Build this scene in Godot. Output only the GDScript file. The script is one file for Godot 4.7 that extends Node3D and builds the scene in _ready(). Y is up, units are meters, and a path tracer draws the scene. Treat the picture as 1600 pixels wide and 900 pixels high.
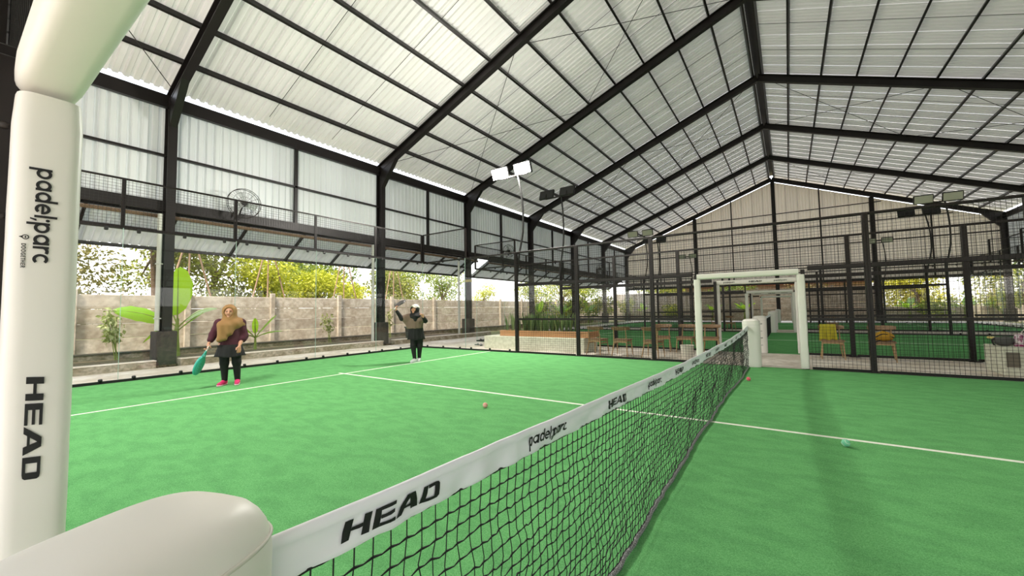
extends Node3D
# World: y up, metres. Court 1 is centred on the origin: its net runs along z (x = 0), its length along x.

class MB:
	var v := PackedVector3Array()
	var n := PackedVector3Array()
	var uv := PackedVector2Array()
	var ix := PackedInt32Array()
	func tri(a: Vector3, b: Vector3, c: Vector3) -> void:
		var m := (b - a).cross(c - a).normalized()
		var k := v.size()
		v.append(a); v.append(b); v.append(c)
		for i in 3:
			n.append(m); uv.append(Vector2.ZERO)
		ix.append(k); ix.append(k + 2); ix.append(k + 1)
	# corners counter-clockwise seen from outside
	func quad(a: Vector3, b: Vector3, c: Vector3, d: Vector3) -> void:
		var m := (c - a).cross(d - b).normalized()
		var k := v.size()
		v.append(a); v.append(b); v.append(c); v.append(d)
		for i in 4:
			n.append(m)
		uv.append(Vector2(0, 0)); uv.append(Vector2(1, 0)); uv.append(Vector2(1, 1)); uv.append(Vector2(0, 1))
		ix.append(k); ix.append(k + 2); ix.append(k + 1)
		ix.append(k); ix.append(k + 3); ix.append(k + 2)
	func box(c: Vector3, s: Vector3, b := Basis.IDENTITY) -> void:
		var x := b.x * s.x * 0.5
		var y := b.y * s.y * 0.5
		var z := b.z * s.z * 0.5
		quad(c - x - y + z, c + x - y + z, c + x + y + z, c - x + y + z)
		quad(c + x - y - z, c - x - y - z, c - x + y - z, c + x + y - z)
		quad(c + x - y + z, c + x - y - z, c + x + y - z, c + x + y + z)
		quad(c - x - y - z, c - x - y + z, c - x + y + z, c - x + y - z)
		quad(c - x + y + z, c + x + y + z, c + x + y - z, c - x + y - z)
		quad(c - x - y - z, c + x - y - z, c + x - y + z, c - x - y + z)
	# chamfered box
	func cbox(c: Vector3, s: Vector3, e: float, b := Basis.IDENTITY) -> void:
		var h := s * 0.5
		var p := func(i: int, sx: int, sy: int, sz: int) -> Vector3:
			var q := Vector3(sx * (h.x - (0.0 if i == 0 else e)), sy * (h.y - (0.0 if i == 1 else e)), sz * (h.z - (0.0 if i == 2 else e)))
			return c + b * q
		for q in [1, -1]:
			var r: int = q
			if r == 1:
				quad(p.call(0, 1, -1, 1), p.call(0, 1, -1, -1), p.call(0, 1, 1, -1), p.call(0, 1, 1, 1))
				quad(p.call(1, -1, 1, 1), p.call(1, 1, 1, 1), p.call(1, 1, 1, -1), p.call(1, -1, 1, -1))
				quad(p.call(2, -1, -1, 1), p.call(2, 1, -1, 1), p.call(2, 1, 1, 1), p.call(2, -1, 1, 1))
			else:
				quad(p.call(0, -1, -1, -1), p.call(0, -1, -1, 1), p.call(0, -1, 1, 1), p.call(0, -1, 1, -1))
				quad(p.call(1, -1, -1, -1), p.call(1, 1, -1, -1), p.call(1, 1, -1, 1), p.call(1, -1, -1, 1))
				quad(p.call(2, 1, -1, -1), p.call(2, -1, -1, -1), p.call(2, -1, 1, -1), p.call(2, 1, 1, -1))
		for a in [-1, 1]:
			for d in [-1, 1]:
				var A := [p.call(1, -1, a, d), p.call(1, 1, a, d), p.call(2, 1, a, d), p.call(2, -1, a, d)]
				var B := [p.call(0, a, -1, d), p.call(0, a, 1, d), p.call(2, a, 1, d), p.call(2, a, -1, d)]
				var C := [p.call(0, a, d, -1), p.call(0, a, d, 1), p.call(1, a, d, 1), p.call(1, a, d, -1)]
				_out(A, c); _out(B, c); _out(C, c)
				for f in [-1, 1]:
					var t := [p.call(0, a, d, f), p.call(1, a, d, f), p.call(2, a, d, f)]
					if ((t[1] - t[0]).cross(t[2] - t[0])).dot(t[0] - c) > 0:
						tri(t[0], t[1], t[2])
					else:
						tri(t[0], t[2], t[1])
	func _out(q: Array, c: Vector3) -> void:
		if ((q[2] - q[0]).cross(q[3] - q[1])).dot(q[0] - c) > 0:
			quad(q[0], q[1], q[2], q[3])
		else:
			quad(q[3], q[2], q[1], q[0])
	# rectangular bar from a to b, w across, h along up
	func bar(a: Vector3, b: Vector3, w: float, h: float, up := Vector3.UP) -> void:
		var d := (b - a).normalized()
		var s := d.cross(up).normalized()
		if s.length() < 0.5:
			s = Vector3.RIGHT
		var u := s.cross(d).normalized()
		box((a + b) * 0.5, Vector3(w, h, a.distance_to(b)), Basis(s, u, -d))
	func wire(a: Vector3, b: Vector3, t: float, s: Vector3, u: Vector3) -> void:
		s *= t * 0.5
		u *= t * 0.5
		quad(a - s + u, b - s + u, b + s + u, a + s + u)
		quad(a + s - u, b + s - u, b - s - u, a - s - u)
		quad(a + s + u, b + s + u, b + s - u, a + s - u)
		quad(a - s - u, b - s - u, b - s + u, a - s + u)
	# I-beam
	func ibeam(a: Vector3, b: Vector3, w: float, h: float, up: Vector3, tf := 0.025, tw := 0.025) -> void:
		var d := (b - a).normalized()
		var s := d.cross(up).normalized()
		var u := s.cross(d).normalized()
		var bs := Basis(s, u, -d)
		var m := (a + b) * 0.5
		var L := a.distance_to(b)
		box(m + u * (h - tf) * 0.5, Vector3(w, tf, L), bs)
		box(m - u * (h - tf) * 0.5, Vector3(w, tf, L), bs)
		box(m, Vector3(tw, h - 2 * tf, L), bs)
	# smooth tube along points; radius a float or an array
	func tube(pts: Array, rad, sides := 8, caps := true) -> void:
		var k := v.size()
		var N := pts.size()
		var prev := Vector3.ZERO
		for i in N:
			var d: Vector3 = (pts[mini(i + 1, N - 1)] - pts[maxi(i - 1, 0)]).normalized()
			var s: Vector3 = d.cross(Vector3.UP) if absf(d.y) < 0.95 else d.cross(Vector3.RIGHT)
			if i > 0:
				s = prev - d * prev.dot(d)
			s = s.normalized()
			prev = s
			var u := d.cross(s)
			var r: float = rad[i] if rad is Array else rad
			for j in sides + 1:
				var a := TAU * j / sides
				var o := s * cos(a) + u * sin(a)
				v.append(pts[i] + o * r); n.append(o); uv.append(Vector2(float(j) / sides, float(i) / (N - 1)))
		for i in N - 1:
			for j in sides:
				var a := k + i * (sides + 1) + j
				var b := a + sides + 1
				for t in [a, b, a + 1, a + 1, b, b + 1]:
					ix.append(t)
		if caps:
			for e in [0, N - 1]:
				var c: Vector3 = pts[e]
				var d: Vector3 = (pts[0] - pts[1]).normalized() if e == 0 else (pts[N - 1] - pts[N - 2]).normalized()
				var m := v.size()
				v.append(c); n.append(d); uv.append(Vector2.ZERO)
				for j in sides + 1:
					v.append(v[k + e * (sides + 1) + j]); n.append(d); uv.append(Vector2.ZERO)
				for j in sides:
					if e == 0:
						ix.append(m); ix.append(m + 1 + j); ix.append(m + 2 + j)
					else:
						ix.append(m); ix.append(m + 2 + j); ix.append(m + 1 + j)
	# parametric surface; f(i, j) -> point; outward = right-hand of (j direction x i direction) flipped by flip
	func sheet(f: Callable, ni: int, nj: int, flip := false) -> void:
		var k := v.size()
		var w := nj + 1
		for i in ni + 1:
			for j in nj + 1:
				v.append(f.call(i, j)); uv.append(Vector2(float(j) / nj, float(i) / ni))
		var acc := PackedVector3Array()
		acc.resize((ni + 1) * w)
		for i in ni:
			for j in nj:
				var a := i * w + j
				var P := v[k + a]; var Q := v[k + a + 1]; var R := v[k + a + w + 1]; var S := v[k + a + w]
				var m := (R - P).cross(S - Q)
				if flip:
					m = -m
				for t in [a, a + 1, a + w + 1, a + w]:
					acc[t] += m
				if flip:
					for t in [a, a + 1, a + w + 1, a, a + w + 1, a + w]:
						ix.append(k + t)
				else:
					for t in [a, a + w + 1, a + 1, a, a + w, a + w + 1]:
						ix.append(k + t)
		for a in acc:
			n.append(a.normalized())
	# welds normals of vertices that share a place (for closed sheets)
	func weld(from := 0) -> void:
		var seen := {}
		for i in range(from, v.size()):
			var key := Vector3i((v[i] * 20000.0).round())
			seen[key] = seen.get(key, Vector3.ZERO) + n[i]
		for i in range(from, v.size()):
			n[i] = (seen[Vector3i((v[i] * 20000.0).round())] as Vector3).normalized()
	func lathe(prof: Array, segs := 16, at := Transform3D.IDENTITY) -> void:
		var k := v.size()
		sheet(func(i, j):
			var a: float = TAU * (j % segs) / segs
			return at * Vector3(prof[i].x * cos(a), prof[i].y, -prof[i].x * sin(a)), prof.size() - 1, segs)
		weld(k)
	func mesh() -> ArrayMesh:
		var a := []
		a.resize(Mesh.ARRAY_MAX)
		a[Mesh.ARRAY_VERTEX] = v
		a[Mesh.ARRAY_NORMAL] = n
		a[Mesh.ARRAY_TEX_UV] = uv
		a[Mesh.ARRAY_INDEX] = ix
		var m := ArrayMesh.new()
		m.add_surface_from_arrays(Mesh.PRIMITIVE_TRIANGLES, a)
		return m

# ------------------------------------------------------------------ helpers
var taken := {}
var M := {}
var rng := RandomNumberGenerator.new()

func numbered(s: String) -> String:
	var k: int = taken.get(s, 0)
	taken[s] = k + 1
	return s if k == 0 else "%s_%03d" % [s, k]

func tag(o: Node, label: String, category: String, group := "") -> void:
	o.set_meta("label", label)
	o.set_meta("category", category)
	if group:
		o.set_meta("group", group)

func thing(called: String, label: String, category: String, at := Vector3.ZERO, turn := 0.0, group := "") -> Node3D:
	var o := Node3D.new()
	o.name = numbered(called)
	add_child(o)
	o.position = at
	o.rotation.y = turn
	tag(o, label, category, group)
	return o

func struct(called: String, label := "") -> Node3D:
	var o := Node3D.new()
	o.name = called
	add_child(o)
	o.set_meta("kind", "structure")
	if label:
		o.set_meta("label", label)
	return o

func part(parent: Node, called: String, mesh: Mesh, mat: Material, at := Vector3.ZERO, b := Basis.IDENTITY) -> MeshInstance3D:
	var o := MeshInstance3D.new()
	o.name = called
	o.mesh = mesh
	o.material_override = mat
	o.transform = Transform3D(b, at)
	parent.add_child(o, true)
	return o

func copy(o: Node3D, base: String, label := "") -> Node3D:
	var c: Node3D = o.duplicate()
	c.name = numbered(base)
	add_child(c)
	if label:
		c.set_meta("label", label)
	return c

func mat(c: Color, rough := 0.6, metal := 0.0) -> StandardMaterial3D:
	var m := StandardMaterial3D.new()
	m.albedo_color = c
	m.roughness = rough
	m.metallic = metal
	return m

func noise_tex(freq: float, ramp: Array, size := 512, oct := 4, sd := 1, type := FastNoiseLite.TYPE_SIMPLEX_SMOOTH) -> NoiseTexture2D:
	var f := FastNoiseLite.new()
	f.noise_type = type
	f.seed = sd
	f.frequency = freq
	f.fractal_octaves = oct
	var t := NoiseTexture2D.new()
	t.width = size
	t.height = size
	t.seamless = true
	t.noise = f
	if ramp:
		var g := Gradient.new()
		g.offsets = PackedFloat32Array(ramp.map(func(e): return e[0]))
		g.colors = PackedColorArray(ramp.map(func(e): return e[1]))
		t.color_ramp = g
	return t

# a material whose colour varies: fine grain on uv1, coarse patches on uv2, both in world axes
func grained(c0: Color, c1: Color, scale: float, rough := 0.85, bump := 0.0, patch0 := Color.WHITE, patch1 := Color.WHITE, patch_scale := 0.15, sd := 1, freq := 0.02) -> StandardMaterial3D:
	var m := mat(Color.WHITE, rough)
	m.albedo_texture = noise_tex(freq, [[0.25, c0], [0.75, c1]], 512, 4, sd)
	m.uv1_triplanar = true
	m.uv1_world_triplanar = true
	m.uv1_scale = Vector3.ONE * scale
	if bump > 0:
		m.heightmap_enabled = true
		m.heightmap_texture = noise_tex(freq, [], 512, 4, sd)
		m.heightmap_scale = bump
	if patch0 != patch1:
		m.detail_enabled = true
		m.detail_blend_mode = BaseMaterial3D.BLEND_MODE_MUL
		m.detail_uv_layer = BaseMaterial3D.DETAIL_UV_2
		m.detail_albedo = noise_tex(0.012, [[0.3, patch0], [0.7, patch1]], 512, 5, sd + 7)
		m.uv2_triplanar = true
		m.uv2_world_triplanar = true
		m.uv2_scale = Vector3.ONE * patch_scale
	return m

func bez(p: Array, steps: int) -> Array:
	var c := Curve3D.new()
	for i in p.size():
		var t: Vector3 = (p[mini(i + 1, p.size() - 1)] - p[maxi(i - 1, 0)]) / 6.0
		c.add_point(p[i], -t, t)
	c.bake_interval = 0.02
	var r := []
	for i in steps + 1:
		r.append(c.sample_baked(c.get_baked_length() * i / steps, true))
	return r

# ------------------------------------------------------------------ layout numbers
const CAM := Vector3(0.741, 1.276, 4.989)
const FRAMES := [7.6, 1.48, -5.2, -10.5, -16.6, -22.7, -28.8, -34.9]
const ZN := 8.4      # near end of the hall
const ZF := -35.1    # gable wall
const SL := 0.385    # slope of the roof
const HX := 12.6     # half width of the hall
const NEAR_Z := 4.83

func roof_y(x: float, off: float) -> float:
	return 6.88 + off + SL * (HX - absf(x))

func _ready() -> void:
	rng.seed = 7
	# ---- camera
	var cam := Camera3D.new()
	cam.name = "camera"
	cam.fov = 71.29
	cam.position = CAM
	cam.basis = Basis.from_euler(Vector3(0.0545, 0.6021, -0.0158))
	cam.near = 0.05
	cam.far = 400.0
	add_child(cam)
	cam.current = true
	# ---- sky and exposure
	var env := Environment.new()
	var sm := ProceduralSkyMaterial.new()
	sm.sky_top_color = Color(0.90, 0.94, 1.0)
	sm.sky_horizon_color = Color(1.0, 0.985, 0.955)
	sm.ground_horizon_color = Color(0.75, 0.72, 0.66)
	sm.ground_bottom_color = Color(0.45, 0.42, 0.38)
	sm.sky_energy_multiplier = 1.0
	sm.sun_angle_max = 1.0
	var sky := Sky.new()
	sky.sky_material = sm
	env.background_mode = Environment.BG_SKY
	env.sky = sky
	env.background_energy_multiplier = 2.2
	env.ambient_light_source = Environment.AMBIENT_SOURCE_SKY
	env.tonemap_mode = Environment.TONE_MAPPER_LINEAR
	env.tonemap_exposure = 1.35
	env.sdfgi_enabled = true
	env.ssao_enabled = true
	env.ssil_enabled = true
	var we := WorldEnvironment.new()
	we.name = "environment"
	we.environment = env
	add_child(we)
	# ---- hazy sun over the trees beyond the left wall
	var sun := DirectionalLight3D.new()
	sun.name = "sun"
	sun.light_energy = 1.8
	sun.light_color = Color(1.0, 0.96, 0.88)
	sun.light_angular_distance = 8.0
	sun.shadow_enabled = true
	add_child(sun)
	sun.look_at_from_position(Vector3(3.0, 12, 7), Vector3.ZERO)
	make_materials()
	build_ground()
	build_hall()
	build_courts()
	build_left_side()
	build_far_sides()
	build_near_net_and_pads()
	build_corridor()
	build_people()
	build_small()

func make_materials() -> void:
	M.steel = mat(Color(0.105, 0.085, 0.085), 0.45, 0.3)
	M.fence = mat(Color(0.115, 0.092, 0.088), 0.38, 0.35)
	M.wire = mat(Color(0.08, 0.07, 0.07), 0.5, 0.2)
	M.black = mat(Color(0.05, 0.05, 0.05), 0.5)
	M.rod = mat(Color(0.2, 0.18, 0.17), 0.5, 0.3)
	M.pedestal = grained(Color(0.17, 0.15, 0.13), Color(0.24, 0.21, 0.18), 0.8, 0.7)
	var cols := [Color(0.865, 0.865, 0.825), Color(0.845, 0.845, 0.81), Color(0.88, 0.88, 0.845)]
	M.roof = []
	M.clad = []
	M.gable = []
	for c in cols:
		var m := mat(c * Color(1.0, 0.985, 1.02), 0.5)
		m.backlight_enabled = true
		m.backlight = Color(0.33, 0.325, 0.32)
		M.roof.append(m)
		var w := mat(c * Color(0.985, 1.0, 1.055), 0.5)
		w.backlight_enabled = true
		w.backlight = Color(0.38, 0.38, 0.38)
		M.clad.append(w)
		var gb := mat(c * Color(1.0, 0.965, 0.93), 0.5)
		gb.backlight_enabled = true
		gb.backlight = Color(0.62, 0.59, 0.55)
		M.gable.append(gb)
	M.glass = mat(Color(0.5, 0.6, 0.56, 0.01), 0.0)
	M.glass.metallic_specular = 0.35
	M.glass.transparency = BaseMaterial3D.TRANSPARENCY_ALPHA
	M.glass_edge = mat(Color(0.62, 0.72, 0.68), 0.2)
	var t := mat(Color.WHITE, 0.9)
	var grain := turf_images()
	t.albedo_texture = grain[0]
	t.uv1_triplanar = true
	t.uv1_world_triplanar = true
	t.uv1_scale = Vector3(0.75, 0.75, 1.1)
	t.detail_enabled = true
	t.detail_blend_mode = BaseMaterial3D.BLEND_MODE_MUL
	t.detail_uv_layer = BaseMaterial3D.DETAIL_UV_2
	t.detail_albedo = noise_tex(0.02, [[0.25, Color(0.93, 0.94, 0.93)], [0.7, Color(1.0, 1.0, 0.99)]], 512, 5, 12)
	t.uv2_triplanar = true
	t.uv2_world_triplanar = true
	t.uv2_scale = Vector3(0.25, 0.25, 0.5)
	t.specular_mode = BaseMaterial3D.SPECULAR_DISABLED
	M.turf = t
	M.line = mat(Color(0.93, 0.93, 0.88), 0.9)
	M.slab = grained(Color(0.85, 0.815, 0.775), Color(0.93, 0.90, 0.86), 0.5, 0.8, 0.0, Color(0.90, 0.88, 0.85), Color.WHITE, 0.12, 21)
	M.concrete = grained(Color(0.56, 0.53, 0.47), Color(0.68, 0.64, 0.58), 0.9, 0.9, 0.6, Color(0.80, 0.77, 0.72), Color.WHITE, 0.3, 31)
	M.panel = []
	for k in 3:
		M.panel.append(grained(Color(0.71, 0.665, 0.605) * (0.96 + 0.03 * k), Color(0.78, 0.735, 0.675) * (0.96 + 0.04 * k), 0.5, 0.9, 0.0, Color(0.90, 0.88, 0.86), Color.WHITE, 0.3, 41 + k))
	M.soil = grained(Color(0.30, 0.25, 0.19), Color(0.44, 0.38, 0.29), 1.5, 1.0, 2.0, Color.WHITE, Color.WHITE, 0.2, 51)
	M.grass_out = grained(Color(0.34, 0.38, 0.20), Color(0.48, 0.46, 0.28), 0.6, 1.0, 1.0, Color.WHITE, Color.WHITE, 0.2, 53)
	M.pad = mat(Color(0.90, 0.885, 0.86), 0.5)
	M.pad.clearcoat_enabled = true
	M.pad.clearcoat = 0.15
	M.pad.clearcoat_roughness = 0.4
	M.piping = mat(Color(0.80, 0.79, 0.75), 0.55)
	M.tape = mat(Color(0.93, 0.93, 0.955), 0.55)
	M.ink = mat(Color(0.07, 0.065, 0.075), 0.6)
	M.cord = mat(Color(0.035, 0.045, 0.04), 0.7)
	M.cable = grained(Color(0.16, 0.16, 0.16), Color(0.75, 0.75, 0.75), 12.0, 0.5, 0.0, Color.WHITE, Color.WHITE, 0.2, 61)
	M.wood = wood(Color(0.60, 0.48, 0.33), Color(0.73, 0.61, 0.45), 71)
	M.wood_dark = wood(Color(0.47, 0.36, 0.26), Color(0.60, 0.48, 0.36), 72)
	M.bench = wood(Color(0.66, 0.46, 0.30), Color(0.80, 0.60, 0.42), 73)
	M.planter = grained(Color(0.78, 0.78, 0.70), Color(0.85, 0.85, 0.78), 0.7, 0.8, 0.2, Color.WHITE, Color.WHITE, 0.2, 81)
	M.pipe = mat(Color(0.74, 0.75, 0.72), 0.5)
	M.lamp_on = mat(Color(0.95, 0.95, 0.92), 0.3)
	M.lamp_on.emission_enabled = true
	M.lamp_on.emission = Color(1.0, 0.985, 0.95)
	M.lamp_on.emission_energy_multiplier = 30.0
	M.lamp_off = mat(Color(0.80, 0.80, 0.74), 0.15)
	M.skin = mat(Color(0.78, 0.57, 0.46), 0.55)
	M.skin.subsurf_scatter_enabled = true
	M.skin.subsurf_scatter_strength = 0.1

# fibre grain of the turf: three sizes of random flecks, tileable
func turf_images() -> Array:
	var n := 1024
	var fine := rng_bytes(n * n)
	var mid := rng_bytes(512 * 512)
	var wide := rng_bytes(256 * 256)
	var col := PackedByteArray()
	col.resize(n * n * 3)
	var hgt := PackedByteArray()
	hgt.resize(n * n)
	var ramp := Gradient.new()
	ramp.offsets = PackedFloat32Array([0.2, 0.5, 0.8])
	ramp.colors = PackedColorArray([Color(0.325, 0.565, 0.34), Color(0.415, 0.675, 0.425), Color(0.515, 0.765, 0.515)])
	var lut := []
	for i in 256:
		var c := ramp.sample(i / 255.0)
		lut.append([int(c.r * 255), int(c.g * 255), int(c.b * 255)])
	for y in n:
		var ya := (y >> 1) * 512
		var yb := (y >> 2) * 256
		for x in n:
			var v := (fine[y * n + x] * 3 + mid[ya + (x >> 1)] * 4 + wide[yb + (x >> 2)] * 3) / 10
			var k := y * n + x
			hgt[k] = v
			var c: Array = lut[v]
			col[k * 3] = c[0]; col[k * 3 + 1] = c[1]; col[k * 3 + 2] = c[2]
	return [ImageTexture.create_from_image(Image.create_from_data(n, n, false, Image.FORMAT_RGB8, col)), ImageTexture.create_from_image(Image.create_from_data(n, n, false, Image.FORMAT_L8, hgt))]

func rng_bytes(n: int) -> PackedByteArray:
	var b := PackedByteArray()
	b.resize(n)
	for i in n:
		b[i] = rng.randi() & 255
	return b

func wood(a: Color, b: Color, sd: int) -> StandardMaterial3D:
	var m := mat(Color.WHITE, 0.5)
	m.albedo_texture = noise_tex(0.02, [[0.2, a], [0.8, b]], 512, 5, sd)
	m.uv1_triplanar = true
	m.uv1_scale = Vector3(1.2, 9.0, 9.0)
	return m

# ------------------------------------------------------------------ ground
func slab_mesh(x0: float, x1: float, y0: float, y1: float, z0: float, z1: float) -> ArrayMesh:
	var b := MB.new()
	b.box(Vector3((x0 + x1) / 2, (y0 + y1) / 2, (z0 + z1) / 2), Vector3(absf(x1 - x0), y1 - y0, absf(z1 - z0)))
	return b.mesh()

func build_ground() -> void:
	var f := struct("floor", "pale concrete floor around the courts")
	part(f, "slab", slab_mesh(-12.05, 12.05, -0.3, -0.008, ZN + 6.0, ZF - 1.0), M.slab)
	part(f, "outside_ground", slab_mesh(-90, 90, -0.6, -0.12, 60, -120), M.grass_out)
	var labels := ["bright green artificial turf of the court with the two players", "green artificial turf of the second court behind the wooden chairs", "green artificial turf of the farthest court by the gable wall"]
	for c in 3:
		var z0 := -13.0 * c
		var t := thing("artificial_turf", labels[c], "turf", Vector3(0, 0, z0), 0, "turf of the three courts")
		part(t, "pile", slab_mesh(-10, 10, -0.02, 0.0, -5, 5), M.turf)
		for s in [-1, 1]:
			part(t, "service_line", slab_mesh(s * 6.98 - 0.025, s * 6.98 + 0.025, 0.0, 0.002, -5, 5), M.line)
		part(t, "center_line", slab_mesh(-7.16, 7.16, 0.0, 0.0025, -0.025, 0.025), M.line)

# ------------------------------------------------------------------ hall
func corrugated(width: float, f: Callable, skew := 0.0) -> ArrayMesh:
	# f(t, h, e): t along the width, h rib height, e 0 or 1 at the two ends
	var prof := []
	var ribs := int(round(width / 0.2))
	for k in ribs:
		for q in [[0.0, 0.0], [0.09, 0.0], [0.112, 0.046], [0.162, 0.046], [0.184, 0.0]]:
			prof.append(Vector2(k * 0.2 + q[0], q[1]))
	prof.append(Vector2(width + 0.02, 0.0))
	var b := MB.new()
	for i in prof.size() - 1:
		var p: Vector2 = prof[i]
		var q: Vector2 = prof[i + 1]
		b.quad(f.call(p.x, p.y + skew * p.x / width, 0), f.call(q.x, q.y + skew * q.x / width, 0), f.call(q.x, q.y + skew * q.x / width, 1), f.call(p.x, p.y + skew * p.x / width, 1))
	return b.mesh()

func build_hall() -> void:
	var ceil := struct("ceiling", "white corrugated roof sheets on dark steel purlins")
	for s in [-1, 1]:
		var sm := corrugated(0.8, func(t, h, e):
			var x: float = s * (HX + 0.2) if e == 0 else s * 0.12
			return Vector3(x, roof_y(x, 0.515 + h), -t), 0.012)
		var k := 0
		var z := ZN + 0.4
		while z > ZF - 0.2:
			part(ceil, "roof_sheet", sm, M.roof[(k * 7 + (1 if s > 0 else 0)) % 3], Vector3(0, 0, z))
			z -= 0.8
			k += 1
		for i in range(1, 11):
			var x: float = s * minf(1.18 + 1.16 * (i - 1), 12.45)
			var b := MB.new()
			var y := roof_y(x, 0.34)
			b.box(Vector3(x, y + 0.075, (ZN + ZF) / 2), Vector3(0.065, 0.15, ZN - ZF), Basis(Vector3.BACK, -s * atan(SL)))
			part(ceil, "purlin", b.mesh(), M.steel)
		var r := MB.new()
		r.box(Vector3(s * 0.19, roof_y(0.19, 0.33) + 0.08, (ZN + ZF) / 2), Vector3(0.07, 0.2, ZN - ZF), Basis(Vector3.BACK, -s * atan(SL)))
		part(ceil, "ridge_purlin", r.mesh(), M.steel)
		# sag rods and cross bracing under the sheets
		for j in FRAMES.size() - 1:
			var za: float = FRAMES[j]
			var zb: float = FRAMES[j + 1]
			for q in [0.345, 0.655]:
				var zz := lerpf(za, zb, q)
				var g := MB.new()
				g.tube([Vector3(s * 12.3, roof_y(12.3, 0.40), zz), Vector3(s * 0.2, roof_y(0.2, 0.40), zz)], 0.008, 5)
				part(ceil, "sag_rod", g.mesh(), M.rod)
			if j % 2 == 0:
				for h in [[12.3, 6.0], [6.0, 0.25]]:
					for w in 2:
						var g := MB.new()
						g.tube([Vector3(s * h[w], roof_y(h[w], 0.22), za - 0.1), Vector3(s * h[1 - w], roof_y(h[1 - w], 0.22), zb + 0.1)], 0.011, 5)
						part(ceil, "brace_rod", g.mesh(), M.rod)
	var cap := MB.new()
	cap.box(Vector3(0, roof_y(0, 0.60), (ZN + ZF) / 2), Vector3(0.5, 0.02, ZN - ZF + 0.4))
	part(ceil, "ridge_cap", cap.mesh(), M.steel)
	# portal frames
	var names := ["behind the near court door", "beside the large banana plant", "with a white downpipe, next along from the banana plant", "with a yellow band, over the planter bench", "first beyond the second court fence", "across the second court", "across the farthest court", "against the gable wall"]
	for j in FRAMES.size():
		var z: float = FRAMES[j]
		var t := thing("steel_portal_frame", "dark steel portal frame " + names[j], "steel frame", Vector3(0, 0, z), 0, "steel portal frames of the hall")
		for s in [-1, 1]:
			var b := MB.new()
			b.ibeam(Vector3(s * HX, 0.8, 0), Vector3(s * HX, 7.0, 0), 0.2, 0.3, Vector3(s, 0, 0))
			var col := part(t, "column", b.mesh(), M.steel)
			if j == 3 and s < 0:
				part(col, "yellow_band", slab_mesh(-HX - 0.16, -HX + 0.16, 2.72, 2.84, -0.108, 0.108), mat(Color(0.75, 0.68, 0.25), 0.6)).set_meta("label", "yellow band")
			b = MB.new()
			b.cbox(Vector3(s * (HX - 0.02), 0.43, 0.03), Vector3(0.5, 0.88, 0.42), 0.015)
			part(t, "pedestal", b.mesh(), M.pedestal)
			b = MB.new()
			var u := Vector3(-s * SL, 1, 0).normalized() * Vector3(-1, 1, 1)
			u = Vector3(s * SL, 1, 0).normalized()
			b.ibeam(Vector3(s * (HX + 0.1), roof_y(HX + 0.1, 0.17), 0), Vector3(0, roof_y(0, 0.17), 0), 0.19, 0.32, u)
			part(t, "rafter", b.mesh(), M.steel)
			b = MB.new()
			var A := Vector3(s * (HX - 0.15), 6.25, 0)
			var B := Vector3(s * (HX - 0.15), 6.98, 0)
			var C := Vector3(s * (HX - 1.0), roof_y(HX - 1.0, 0.02), 0)
			var o := Vector3(0, 0, 0.085)
			if s < 0:
				b.tri(A + o, C + o, B + o); b.tri(A - o, B - o, C - o)
				b.quad(A - o, C - o, C + o, A + o)
			else:
				b.tri(A + o, B + o, C + o); b.tri(A - o, C - o, B - o)
				b.quad(A + o, C + o, C - o, A - o)
			part(t, "haunch", b.mesh(), M.steel)
	# side walls: cladding, girts, posts, eave and sill beams
	for s in [-1, 1]:
		var w := struct("wall_left" if s < 0 else "wall_right", "white corrugated cladding with dark girts above the open side")
		var X: float = s * (HX + 0.17)
		var cm := corrugated(0.8, func(t, h, e): return Vector3(X + s * h, 4.1 if e == 0 else 7.02, -t), 0.006)
		var z := ZN
		var k := 0
		while z > ZF + 0.1:
			part(w, "cladding_sheet", cm, M.clad[(k * 5 + 1) % 3], Vector3(0, 0, z))
			z -= 0.8
			k += 1
		var b := MB.new()
		b.box(Vector3(s * (HX + 0.06), 6.95, (ZN + ZF) / 2), Vector3(0.12, 0.34, ZN - ZF))
		part(w, "eave_beam", b.mesh(), M.steel)
		b = MB.new()
		b.box(Vector3(s * (HX + 0.06), 4.14, (ZN + ZF) / 2), Vector3(0.14, 0.26, ZN - ZF))
		part(w, "sill_beam", b.mesh(), M.steel)
		b = MB.new()
		b.box(Vector3(s * (HX + 0.1), 5.5, (ZN + ZF) / 2), Vector3(0.1, 0.06, ZN - ZF))
		part(w, "girt", b.mesh(), M.steel)
		for j in FRAMES.size() - 1:
			b = MB.new()
			b.box(Vector3(s * (HX + 0.1), 5.5, (FRAMES[j] + FRAMES[j + 1]) / 2), Vector3(0.1, 2.7, 0.09))
			part(w, "mullion", b.mesh(), M.steel)
	# gables
	for g in 2:
		var zw := ZF - 0.05 if g == 0 else ZN + 0.1
		var w := struct("wall_back" if g == 0 else "wall_front", "white corrugated gable with dark girts above the open end")
		var y0 := 3.1 if g == 0 else 3.6
		var x := -HX - 0.1
		var k := 0
		while x < HX:
			var xa := x
			var cm := corrugated(0.8, func(t, h, e): return Vector3(xa + t, y0 if e == 0 else roof_y(xa + t, -0.02), zw + (h if g == 0 else -h)))
			part(w, "cladding_sheet", cm, M.gable[(k * 5) % 3])
			x += 0.8
			k += 1
		var zi := zw + 0.1 if g == 0 else zw - 0.1
		for y in [y0 + 0.05, 4.5, 6.0, 7.55, 8.95]:
			var hw: float = minf(HX, HX - (y - 6.7) / SL)
			var b := MB.new()
			b.box(Vector3(0, y, zi), Vector3(2 * hw, 0.22 if y < 4 else 0.06, 0.08))
			part(w, "girt", b.mesh(), M.steel)
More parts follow.
